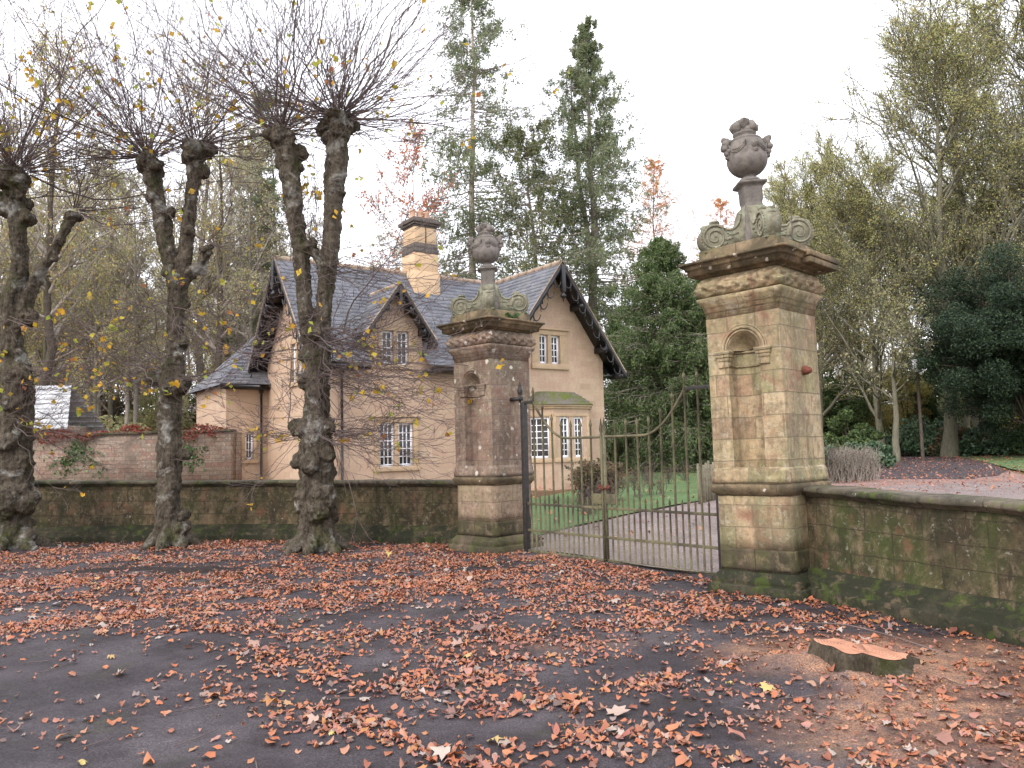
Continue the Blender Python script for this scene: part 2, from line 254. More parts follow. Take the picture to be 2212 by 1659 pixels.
# ------------------------------------------------------------ mesh helpers : every shape is (V, [faces])
rng = np.random.default_rng(7); random.seed(7)
def build(name, parts, mat, parent=None, uv=True, smooth=False, bevel=0., loc=None, rot=None):
    if isinstance(parts, tuple): parts = [parts]
    Vs, lv, ls, n0, uvs = [], [], [], 0, []
    for p in parts:
        V, F = p[0], p[1]; V = np.asarray(V, float).reshape(-1, 3); Vs.append(V)
        if isinstance(F, np.ndarray):
            lv.append((F + n0).ravel()); ls.append(np.full(len(F), F.shape[1]))
        else:
            for f in F: lv.append(np.array(f) + n0); ls.append(np.array([len(f)]))
        n0 += len(V)
    V = np.concatenate(Vs); lv = np.concatenate(lv).astype(np.int32); ls = np.concatenate(ls).astype(np.int32)
    me = bpy.data.meshes.new(name); me.vertices.add(len(V)); me.vertices.foreach_set('co', V.ravel())
    me.loops.add(len(lv)); me.loops.foreach_set('vertex_index', lv)
    me.polygons.add(len(ls)); st = np.concatenate([[0], np.cumsum(ls)[:-1]]).astype(np.int32)
    me.polygons.foreach_set('loop_start', st); me.polygons.foreach_set('loop_total', ls)
    me.update(calc_edges=True); me.validate(verbose=False)
    if uv is True:
        nl = len(me.loops); nrm = np.empty(len(me.polygons) * 3); me.polygons.foreach_get('normal', nrm); nrm = np.abs(nrm.reshape(-1, 3))
        tot = np.empty(len(me.polygons), np.int32); me.polygons.foreach_get('loop_total', tot)
        li = np.empty(nl, np.int32); me.loops.foreach_get('vertex_index', li)
        nf = np.repeat(nrm, tot, axis=0); co = np.empty(len(me.vertices) * 3); me.vertices.foreach_get('co', co); P = co.reshape(-1, 3)[li]
        horiz = nf[:, 2] > .75; xdom = (nf[:, 0] > nf[:, 1])
        u = np.where(xdom, P[:, 1], P[:, 0]); slope = np.sqrt(np.clip(1 - nf[:, 2] ** 2, .02, 1))
        v = np.where(horiz, np.where(xdom, P[:, 0], P[:, 1]), P[:, 2] / slope)
        l = me.uv_layers.new(name='UVMap'); l.data.foreach_set('uv', np.stack([u, v], 1).ravel())
    elif uv is not False:
        l = me.uv_layers.new(name='UVMap'); li = np.empty(len(me.loops), np.int32); me.loops.foreach_get('vertex_index', li)
        l.data.foreach_set('uv', np.asarray(uv, float)[li].ravel())
    if smooth: me.polygons.foreach_set('use_smooth', np.ones(len(me.polygons), bool))
    me.materials.append(M[mat] if isinstance(mat, str) else mat)
    o = bpy.data.objects.new(name, me); sc.collection.objects.link(o)
    if parent is not None: o.parent = parent
    if loc is not None: o.location = loc
    if rot is not None: o.rotation_euler = rot
    if bevel:
        b = o.modifiers.new('bevel', 'BEVEL'); b.width = bevel; b.segments = 2; b.limit_method = 'ANGLE'
    return o
def empty(name, loc=(0, 0, 0), rz=0., label=None, cat=None, group=None):
    o = bpy.data.objects.new(name, None); sc.collection.objects.link(o); o.location = loc; o.rotation_euler = (0, 0, rz); o.empty_display_size = .3
    return tag(o, label, cat, group)
def tag(o, label=None, cat=None, group=None, kind=None):
    for k, v in (('label', label), ('category', cat), ('group', group), ('kind', kind)):
        if v: o[k] = v
    return o
def copy_tree(o, parent=None):
    c = o.copy(); sc.collection.objects.link(c); c.parent = parent
    for ch in list(o.children): copy_tree(ch, c)
    return c
def box(x0, x1, y0, y1, z0, z1):
    V = [(x, y, z) for z in (z0, z1) for y in (y0, y1) for x in (x0, x1)]
    return np.array(V, float), [(0, 2, 3, 1), (4, 5, 7, 6), (0, 1, 5, 4), (2, 6, 7, 3), (0, 4, 6, 2), (1, 3, 7, 5)]
def prism(poly, d0, d1, f):
    """poly [(a,b)] extruded between d0 and d1; f(a,b,d)->xyz"""
    n = len(poly); V = [f(a, b, d0) for a, b in poly] + [f(a, b, d1) for a, b in poly]
    F = [tuple(range(n))[::-1], tuple(range(n, 2 * n))] + [(i, (i + 1) % n, n + (i + 1) % n, n + i) for i in range(n)]
    return np.array(V, float), F
def rings(Rg, cap=True, closed=True):
    """list of rings [k,n,3] -> quads"""
    Rg = np.asarray(Rg, float); k, n = Rg.shape[:2]; F = []
    m = n if closed else n - 1
    i = np.arange(k - 1)[:, None] * n; j = np.arange(m)[None, :]; j2 = (j + 1) % n
    Q = np.stack([i + j, i + j2, i + n + j2, i + n + j], -1).reshape(-1, 4)
    F = [tuple(q) for q in Q.tolist()]
    if cap and closed: F += [tuple(range(n))[::-1], tuple(range((k - 1) * n, k * n))]
    return Rg.reshape(-1, 3), F
def tubes(P, Rr, sides=3, cap=False):
    """P [n,k,3], Rr [n,k] -> many tubes at once"""
    P = np.asarray(P, float); Rr = np.asarray(Rr, float)
    if P.ndim == 2: P = P[None]; Rr = Rr[None]
    n, k = P.shape[:2]
    T = np.gradient(P, axis=1); T /= np.linalg.norm(T, axis=2, keepdims=True) + 1e-9
    ref = np.eye(3)[np.argmin(np.abs(T).max(axis=1) + [.02, .01, 0], axis=1)][:, None]; ref = np.broadcast_to(ref, T.shape)
    A = np.cross(T, ref); A /= np.linalg.norm(A, axis=2, keepdims=True) + 1e-9; B = np.cross(T, A)
    an = np.arange(sides) * 2 * np.pi / sides
    V = P[:, :, None] + Rr[:, :, None, None] * (np.cos(an)[None, None, :, None] * A[:, :, None] + np.sin(an)[None, None, :, None] * B[:, :, None])
    i = np.arange(n)[:, None, None] * k * sides; j = np.arange(k - 1)[None, :, None] * sides; s = np.arange(sides)[None, None]; s2 = (s + 1) % sides
    F = np.stack([i + j + s, i + j + s2, i + j + sides + s2, i + j + sides + s], -1).reshape(-1, 4)
    V = V.reshape(-1, 3)
    if cap:
        F = [tuple(q) for q in F.tolist()]
        for q in range(n): F += [tuple(range(q * k * sides, q * k * sides + sides)), tuple(range((q * k + k - 1) * sides, (q + 1) * k * sides))[::-1]]
    return V, F
def spline(pts, k):
    pts = np.asarray(pts, float); m = len(pts); t = np.linspace(0, m - 1.0001, k); out = []
    for x in t:
        i = int(x); f = x - i; p0 = pts[max(i - 1, 0)]; p1 = pts[i]; p2 = pts[min(i + 1, m - 1)]; p3 = pts[min(i + 2, m - 1)]
        out.append(.5 * ((2 * p1) + (-p0 + p2) * f + (2 * p0 - 5 * p1 + 4 * p2 - p3) * f * f + (-p0 + 3 * p1 - 3 * p2 + p3) * f ** 3))
    return np.array(out)
def lathe(prof, n=24, c=(0, 0), mod=None):
    an = np.arange(n) * 2 * np.pi / n; R_ = []
    for i, (r, z) in enumerate(prof):
        rr = r * (np.ones(n) if mod is None else mod(z, an)); R_.append(np.stack([c[0] + rr * np.cos(an), c[1] + rr * np.sin(an), np.full(n, z)], 1))
    return rings(R_)
def ico(c, r, sub=2, jit=.0, sq=(1, 1, 1), seed=0):
    import bmesh
    b = bmesh.new(); bmesh.ops.create_icosphere(b, subdivisions=sub, radius=1.)
    V = np.array([v.co[:] for v in b.verts]); F = np.array([[v.index for v in f.verts] for f in b.faces]); b.free()
    if jit: V = V * (1 + jit * nz(V * 2.2 + seed * 7.3, 1.)[:, None])
    return V * r * np.array(sq) + np.array(c), F
def nz(P, s=1., seed=0):
    r = np.random.default_rng(seed + 11); v = np.zeros(len(P))
    for o in range(5):
        k = r.normal(size=(3, 3)) * s * 1.6 ** o
        v += np.sin(P @ k[0] + r.uniform(0, 6)) * np.sin(P @ k[1] + r.uniform(0, 6)) * .75 ** o
    return v * .55
def rough(part, amp, s=9., seed=0):
    V, F = part; V = V + np.stack([nz(V, s, seed), nz(V, s, seed + 5), nz(V, s, seed + 9)], 1) * amp
    return V, F
def rotz(V, a):
    c, s = math.cos(a), math.sin(a); V = np.asarray(V, float); return np.stack([V[:, 0] * c - V[:, 1] * s, V[:, 0] * s + V[:, 1] * c, V[:, 2]], 1)
def sqring(h, z, m=8, r=.012):
    """square ring with m points per side and slightly rounded corners"""
    s = np.linspace(-1, 1, m + 1)[:-1]; pts = []
    for q in range(4):
        a = np.stack([s, -np.ones(m)], 1); a[0] *= (1 - r / h * .6)
        c, d = math.cos(q * math.pi / 2), math.sin(q * math.pi / 2)
        pts.append(np.stack([a[:, 0] * c - a[:, 1] * d, a[:, 0] * d + a[:, 1] * c], 1))
    p = np.concatenate(pts) * h
    return np.concatenate([p, np.full((len(p), 1), z)], 1)
def sqloft(prof, m=8, amp=.003, seed=0):
    R_ = []
    for (z0, h0), (z1, h1) in zip(prof[:-1], prof[1:]):
        k = max(1, int(abs(z1 - z0) / .09))
        for i in range(k): f = i / k; R_.append(sqring(h0 + (h1 - h0) * f, z0 + (z1 - z0) * f, m))
    R_.append(sqring(prof[-1][1], prof[-1][0], m))
    return rough(rings(R_), amp, 7., seed)
def leafquads(P, size, seed=0, asp=.7, up=0., bend=.25):
    """one leaf = two triangles folded on the midrib, random orientation; up>0 flattens towards horizontal"""
    r = np.random.default_rng(seed); n = len(P); d = r.normal(size=(n, 3)); d[:, 2] *= (1 - up); d /= np.linalg.norm(d, axis=1, keepdims=True) + 1e-9
    q = r.normal(size=(n, 3)); q[:, 2] *= (1 - up); e = np.cross(d, np.cross(q, d)) if up == 0 else q - d * (q * d).sum(1, keepdims=True)
    e /= np.linalg.norm(e, axis=1, keepdims=True) + 1e-9; nn = np.cross(d, e)
    s = size * r.uniform(.65, 1.3, n)[:, None]; a = P - d * s * .5; b = P + d * s * .5
    c1 = P + e * s * asp * .5 + nn * s * bend * .4; c2 = P - e * s * asp * .5 + nn * s * bend * .4
    V = np.stack([a, c1, b, c2], 1).reshape(-1, 3); i = np.arange(n)[:, None] * 4
    return V, (i + np.array([[0, 1, 2, 3]])).astype(int)

# ------------------------------------------------------------ terrain
BND = np.array([(-40, 13.2), (-14, 14.7), (-9, 15.5), (-6.2, 15.3), (-3.2, 14.7), (-.4, 13.3), (2.8, 9.0), (3.5, 7.5), (4.1, 6.2), (4.4, 4.6), (4.4, 0), (4.4, -30)], float)
def bdist(x, y):
    """signed distance behind the forecourt boundary (positive = inside the park)"""
    P = np.stack([x, y], -1); best = np.full(x.shape, 1e9); sg = np.ones(x.shape)
    for a, b in zip(BND[:-1], BND[1:]):
        d = b - a; t_ = np.clip(((P - a) @ d) / (d @ d), 0, 1); q = P - (a + t_[..., None] * d); L = np.hypot(q[..., 0], q[..., 1])
        s = np.sign(d[0] * q[..., 1] - d[1] * q[..., 0]); m = L < best; best = np.where(m, L, best); sg = np.where(m, s, sg)
    return best * sg
def ss(x): x = np.clip(x, 0, 1); return x * x * (3 - 2 * x)
def H(x, y):
    x = np.asarray(x, float); y = np.asarray(y, float); d = bdist(x, y)
    h = .2 * ss(d / 8) + .25 * ss((y - 28) / 16)
    for bx, by, br, bh in ((-8.7, 14.0, 1.0, .07), (-5.95, 13.9, .8, .08), (-3.22, 12.9, .7, .05), (2.35, 5.75, .9, .05), (1.85, 5.65, .35, .05)):
        h = h + bh * np.exp(-((x - bx) ** 2 + (y - by) ** 2) / (br * br) * 1.6)
    return h + .012 * np.sin(x * 1.7 + y * .6) * np.sin(y * 1.3 - x * .4) * ss(1 - np.abs(d) / 40)
def drapegrid(name, xs, ys, off, mat):
    X, Y = np.meshgrid(xs, ys); Z = H(X, Y) + off; n = len(xs)
    V = np.stack([X, Y, Z], -1).reshape(-1, 3); i, j = np.meshgrid(np.arange(len(ys) - 1), np.arange(n - 1), indexing='ij'); a = i * n + j
    return build(name, (V, np.stack([a, a + 1, a + n + 1, a + n], -1).reshape(-1, 4)), mat, uv=False, smooth=True)
def strip(name, L, Rr, off, mat, k=60, m=14):
    """sheet between two polylines, draped on the terrain"""
    A, B = spline([(a, b, 0) for a, b in L], k), spline([(a, b, 0) for a, b in Rr], k); f = np.linspace(0, 1, m)[None, :, None]
    P = A[:, None] * (1 - f) + B[:, None] * f
    P[..., :2] += .06 * np.stack([np.sin(P[..., 1] * 2.3), np.sin(P[..., 0] * 2.9)], -1)
    P[..., 2] = H(P[..., 0], P[..., 1]) + off; i, j = np.meshgrid(np.arange(k - 1), np.arange(m - 1), indexing='ij'); a = i * m + j
    return build(name, (P.reshape(-1, 3), np.stack([a, a + m, a + m + 1, a + 1], -1).reshape(-1, 4)), mat, uv=False, smooth=True)
def axis(lo, a, b, hi, fine, coarse): return np.unique(np.concatenate([np.arange(lo, a, coarse), np.arange(a, b, fine), np.arange(b, hi + 1, coarse)]))
g = drapegrid('ground', axis(-700, -24, 40, 700, .5, 26), axis(-200, -6, 60, 900, .5, 30), -.02, 'litter'); g['kind'] = 'structure'
F = drapegrid('forecourt', np.arange(-14, 6.6, .12), np.arange(-3, 15.9, .12), 0, 'forecourt'); F['kind'] = 'structure'
def st(o): o['kind'] = 'structure'; return o
st(strip('gravel_drive', [(.0, 12.6), (.5, 14.4), (1.5, 15.6), (2.9, 17.2), (4.4, 18.8), (6.6, 20.6), (9.5, 22.6), (14, 24)], [(2.6, 9.4), (4.2, 11.5), (5.4, 13), (7, 14.5), (9, 15.5), (11, 16), (15, 16.5), (24, 17)], .03, 'gravel'))
st(strip('lawn', [(.0, 13.7), (-.3, 17), (0, 20), (2.5, 26), (3.5, 30), (6, 36)], [(.4, 14.1), (1.4, 15.6), (2.8, 17.2), (4.3, 18.8), (8.2, 22.2), (13, 33)], .045, 'lawn', m=20))
st(strip('road', [(6, 24), (10, 27), (15, 33), (21, 43), (26, 56), (30, 70)], [(8.5, 16), (12, 19), (16, 24), (20, 33), (26, 48), (31, 62)], .025, 'path_leafy', m=20))
st(strip('tarmac_drive', [(11.5, 28), (15, 33), (21, 43), (25.5, 56), (29, 70)], [(15, 26), (18.5, 30), (22, 37), (27, 50), (31, 66)], .035, 'road', m=12))
st(strip('grass_verge', [(13.3, 19), (17, 25), (20, 32), (26, 47.5), (31, 62)], [(26, 20), (29, 28), (32, 38), (34.5, 47), (38, 62)], .045, 'lawn', m=20))
# wet muddy rut in front of the trees
def lump(cx, cy, rx, ry, hz, seed, n=16):
    P = []; 
    for i in range(n + 1):
        for j in range(24):
            a = j * math.pi / 12; r = i / n; P.append((cx + rx * r * math.cos(a), cy + ry * r * math.sin(a), hz * math.cos(r * math.pi / 2) ** 1.3))
    V = np.array(P); V[:, 2] += (H(V[:, 0], V[:, 1]) - .012) + (.25 * hz * nz(V, 9, seed)) * (1 - np.repeat(np.arange(n + 1) / n, 24) ** 2)
    Fq = [(i * 24 + j, i * 24 + (j + 1) % 24, (i + 1) * 24 + (j + 1) % 24, (i + 1) * 24 + j) for i in range(n) for j in range(24)]
    return V, Fq
st(build('soil', [lump(-4.3, 11.1, 1.0, .28, .06, 3), lump(-5.6, 11.35, 1.3, .22, .045, 4), lump(-3.3, 11.2, .5, .2, .04, 5)], 'soil', uv=False, smooth=True))
# ------------------------------------------------------------ fallen leaves (litter nobody could count)
SW = [([(-8.65, 13.42), (-6.74, 14.1), (-4.06, 13.67), (-1.18, 13.2)], .55, 1.), ([(-9, 11.2), (-6.66, 10.36), (-5.0, 10.03), (-3.78, 10.31), (-2.55, 10.65), (-1.38, 11.13), (-.03, 11.93)], .6, 1.), ([(-9, 12.4), (-5, 12.3), (-2.4, 12.2), (-1.2, 12.1)], .45, .8),
      ([(.18, 12.15), (1.12, 10.6), (2.18, 9.3)], .26, 1.7), ([(-4.89, 7.63), (-4.0, 8.04), (-3.0, 8.35), (-1.87, 8.67), (-.63, 9.0), (.5, 9.0)], .42, 1.), ([(-9, 9.3), (-6.5, 8.8), (-5, 8.9), (-3.5, 9.1), (-2, 9.5), (-.5, 10.0)], .6, .95),
      ([(-3.71, 7.9), (-2.44, 7.31), (-1.25, 7.03), (-.27, 6.98)], .38, .9), ([(-2.14, 6.68), (-1.3, 5.9), (-1.1, 6.03), (-.43, 6.24)], .32, .75), ([(-1.42, 4.98), (-.91, 4.72), (-.54, 4.35), (-.2, 3.9)], .24, 1.2),
      ([(-.19, 5.3), (.22, 5.08), (.68, 5.24), (1.17, 5.72)], .24, 1.1), ([(.07, 4.54), (.52, 4.55), (.72, 4.29)], .2, 1.), ([(.65, 8.56), (1.22, 7.57), (1.8, 8.17)], .45, .6), ([(2.2, 8.6), (2.98, 8.0), (3.42, 7.2), (3.75, 6.3)], .12, .6), ([(-1.9, 5.6), (-.9, 5.5), (-.3, 5.7)], .3, .7)]
def dens(x, y):
    d = np.zeros(len(x)); P = np.stack([x, y], 1)
    for pts, w, a in SW:
        Q = spline([(p[0], p[1], 0) for p in pts], 24)[:, :2]; L = np.min(np.hypot(P[:, None, 0] - Q[None, :, 0], P[:, None, 1] - Q[None, :, 1]), axis=1)
        d = np.maximum(d, a * np.exp(-(L / w) ** 2 * 1.1))
    V3 = np.stack([x, y, 0 * x], 1); n = nz(V3, 1.6, 2) * .6 + nz(V3, 4.5, 4) * .5
    base = .27 * ss((x + 2.1 - (7 - y) * .0) / 2.5) * (.3 + .7 * ss((4.2 - x) / 1.5)) + .055 + .16 * ss((y - 8) / 3)
    d = (d * np.clip(.62 + n * 1.15, .02, 1.7) + base * np.clip(.8 + n * 1.6, .05, 3))
    for bx, by, rx, ry in ((-8.7, 14.0, .8, .5), (-3.22, 12.7, .75, .45), (-4.6, 11.2, 1.9, .22), (-.6, 12.3, .6, .35)):
        d *= 1 - .85 * np.exp(-((x - bx) / rx) ** 2 - ((y - by) / ry) ** 2)
    return d
def leafshape(kind):
    if kind == 0:   # oval beech / lime leaf
        return np.array([(-.5, 0), (-.25, .22), (.05, .30), (.32, .19), (.5, 0), (.32, -.19), (.05, -.30), (-.25, -.22)])
    a = []; rad = [.5, .3, .45, .29, .42, .27, .33, .24, .12, .24, .33, .27, .42, .29, .45, .3]
    for i, r in enumerate(rad): th = i * 2 * math.pi / 16; a.append((r * math.cos(th), r * math.sin(th)))
    return np.array(a)
def litter(P, size, kind, seed, tilt=.28, lift=.0):
    r = np.random.default_rng(seed); S = leafshape(kind); n, k = len(P), len(S)
    th = r.uniform(0, 2 * np.pi, n); s = size * np.clip(np.exp(r.normal(-.12, .33, n)), .35, 2.); asp = r.uniform(.75, 1.25, n)
    x = S[None, :, 0] * s[:, None]; y = S[None, :, 1] * (s * asp)[:, None]
    cu = r.normal(0, 1, n)[:, None]; cv = r.normal(0, 1, n)[:, None]
    z = (cu * x * x + cv * y * y) / s[:, None] * .7 + r.normal(0, .006, (n, k))
    tx, ty = r.normal(0, tilt, n)[:, None], r.normal(0, tilt, n)[:, None]; z = z + tx * x + ty * y; sh = -z.min(1, keepdims=True) + .004 + lift * r.random(n)[:, None]; z = z + sh; zc = sh[:, 0] + r.normal(0, .003, n)
    X = x * np.cos(th)[:, None] - y * np.sin(th)[:, None] + P[:, 0:1]; Y = x * np.sin(th)[:, None] + y * np.cos(th)[:, None] + P[:, 1:2]
    C = np.stack([P[:, 0], P[:, 1], P[:, 2] + zc], 1)
    V = np.concatenate([np.stack([X, Y, z + P[:, 2:3]], -1), C[:, None]], 1).reshape(-1, 3); b = np.arange(n)[:, None, None] * (k + 1); i = np.arange(k)
    return V, (b + np.stack([np.full(k, k), i, (i + 1) % k], 1)[None]).reshape(-1, 3)
def scatter(n, seed, x0, x1, y0, y1, fn):
    r = np.random.default_rng(seed); x = r.uniform(x0, x1, n); y = r.uniform(y0, y1, n); m = (r.random(n) < fn(x, y)) & (bdist(x, y) < -.22)
    x, y = x[m], y[m]; return np.stack([x, y, H(x, y)], 1)
A = (-11, 4.4, 2.6, 15.6)
P1 = scatter(165000, 1, *A, lambda x, y: dens(x, y) * (1 - .25 * (y < 7)))
P2 = scatter(4200, 2, *A, lambda x, y: .12 + dens(x, y) * .5)
P3 = scatter(22000, 5, *A, lambda x, y: np.clip(dens(x, y) - .55, 0, 1))
o = build('fallen_leaves', [litter(P1, .052, 0, 3, .12), litter(P3, .058, 0, 6, .34, .03)], 'fallen', uv=False, smooth=True); tag(o, 'orange and pink fallen leaves strewn over the forecourt', 'fallen leaves', kind='stuff')
o = build('fallen_maple_leaves', [litter(P2, .088, 1, 4, .12)], 'fallen_pale', uv=False, smooth=True); tag(o, 'larger pale grey and buff maple leaves lying among the orange ones', 'fallen leaves', kind='stuff')
r_ = np.random.default_rng(9); xx, yy = r_.uniform(-1, 30, 16000), r_.uniform(13, 45, 16000); mm = (bdist(xx, yy) > .5) & (r_.random(16000) < .25 + .5 * ((xx > 7) & (yy > 20)))
o = build('drive_leaf_litter', [litter(np.stack([xx, yy, H(xx, yy) + .05], 1)[mm], .085, 0, 8)], 'fallen', uv=False); tag(o, 'thin scatter of brown leaves over the gravel and lawn beyond the gate', 'fallen leaves', kind='stuff')
# grass blades over the two lawns
def blades(n, region, seed, h=.07):
    r = np.random.default_rng(seed); x = r.uniform(region[0], region[1], n); y = r.uniform(region[2], region[3], n); return x, y, r
# ------------------------------------------------------------ forecourt walls
def wall(name, pts, Hs, mat, seed, label):
    root = empty(name, (pts[0][0], pts[0][1], 0), 0, label, 'wall')
    k = 90; Q = spline([(a, b, 0) for a, b in pts], k)[:, :2]; hh = np.interp(np.linspace(0, len(pts) - 1, k), range(len(pts)), Hs)
    T = np.gradient(Q, axis=0); T /= np.linalg.norm(T, axis=1, keepdims=True); N = np.stack([T[:, 1], -T[:, 0]], 1)   # towards the forecourt
    if (N[k // 2] @ (np.array([-1., 8]) - Q[k // 2])) < 0: N = -N
    s = np.concatenate([[0], np.cumsum(np.linalg.norm(np.diff(Q, axis=0), axis=1))])
    def sect(prof, nm, m, bump, blocks=False):
        P = []; uv = []
        pr = []
        for (o0, z0), (o1, z1) in zip(prof[:-1], prof[1:]):
            q = max(1, int(math.hypot(o1 - o0, z1 - z0) / .09))
            for i in range(q): f = i / q; pr.append((o0 + (o1 - o0) * f, z0 + (z1 - z0) * f))
        pr.append(prof[-1]); L = np.concatenate([[0], np.cumsum([math.hypot(b[0] - a[0], b[1] - a[1]) for a, b in zip(pr[:-1], pr[1:])])])
        for i in range(k):
            for (o_, z), l in zip(pr, L):
                zz = z if z < .5 else z + (hh[i] - 1.1)
                P.append((Q[i, 0] + N[i, 0] * o_ - root.location.x, Q[i, 1] + N[i, 1] * o_ - root.location.y, zz + float(H(Q[i, 0], Q[i, 1])) * .3)); uv.append((s[i], l))
        V = np.array(P); V = V + np.stack([nz(V, 5, seed), nz(V, 5, seed + 2), nz(V, 4, seed + 4)], 1) * bump; n = len(pr)
        if blocks:
            rb = np.random.default_rng(seed); V2, F2, u2 = [], [], []; uv = np.array(uv); i = 0
            while i < k - 1:
                i1 = i + 1
                while i1 < k - 1 and s[i1] - s[i] < .75: i1 += 1
                dz, do = rb.normal(0, .004), rb.normal(0, .005); b0 = len(V2) * n
                for q in range(i, i1 + 1):
                    row = V[q * n:(q + 1) * n].copy(); 
                    if q == i: row[:, :2] += T[q] * .006
                    if q == i1: row[:, :2] -= T[q] * .006
                    row[:, 2] += dz; row[:, :2] += N[q] * do; V2.append(row); u2.append(uv[q * n:(q + 1) * n])
                m_ = i1 - i; F2 += [(b0 + a * n + j, b0 + a * n + j + 1, b0 + (a + 1) * n + j + 1, b0 + (a + 1) * n + j) for a in range(m_) for j in range(n - 1)]
                F2 += [tuple(range(b0, b0 + n))[::-1], tuple(range(b0 + m_ * n, b0 + (m_ + 1) * n))]; i = i1
            return build(nm, (np.concatenate(V2), F2), m, root, uv=np.concatenate(u2))
        Fq = [(i * n + j, i * n + j + 1, (i + 1) * n + j + 1, (i + 1) * n + j) for i in range(k - 1) for j in range(n - 1)]
        Fq += [tuple(range(n))[::-1], tuple(range((k - 1) * n, k * n))]
        return build(nm, (V, Fq), m, root, uv=np.array(uv))
    sect([(.20, -.1), (.20, .10), (.195, .118), (.145, .122), (.142, .19), (.135, .205), (.085, .215), (.06, .235), (.05, .262), (.03, .285), (.0, .292)], 'plinth_course', 'plinth_dark', .008)
    sect([(.0, .29), (.0, .985), (-.3, .985), (-.3, -.1)], 'wall_face', mat, .006)
    sect([(-.02, .985), (.02, .99), (.025, 1.004), (.055, 1.012), (.062, 1.028), (.092, 1.034), (.10, 1.05), (.098, 1.075), (.08, 1.088), (.0, 1.096), (-.12, 1.10), (-.33, 1.092), (-.38, 1.06), (-.34, .985)], 'coping', 'coping', .006, True)
    return root
wall('forecourt_wall', [(-.75, 13.15), (-1.15, 13.62), (-2.1, 14.0), (-3.22, 14.42), (-4.7, 14.85), (-6.25, 15.13), (-8.98, 15.3), (-12, 15.0), (-16, 14.2)], [1.06, 1.07, 1.08, 1.09, 1.1, 1.12, 1.18, 1.2, 1.2], 'wall_l', 1, 'low dark stone wall with moulded coping curving left behind the three pollarded trees')
wall('forecourt_wall', [(3.02, 8.55), (3.18, 8.1), (3.52, 7.35), (3.82, 6.7), (4.05, 6.1), (4.28, 5.2), (4.4, 4.2), (4.45, 3.0)], [1.13, 1.13, 1.11, 1.09, 1.08, 1.07, 1.07, 1.07], 'wall_r', 21, 'low green stained stone wall running from the near gate pier out of the frame on the right')

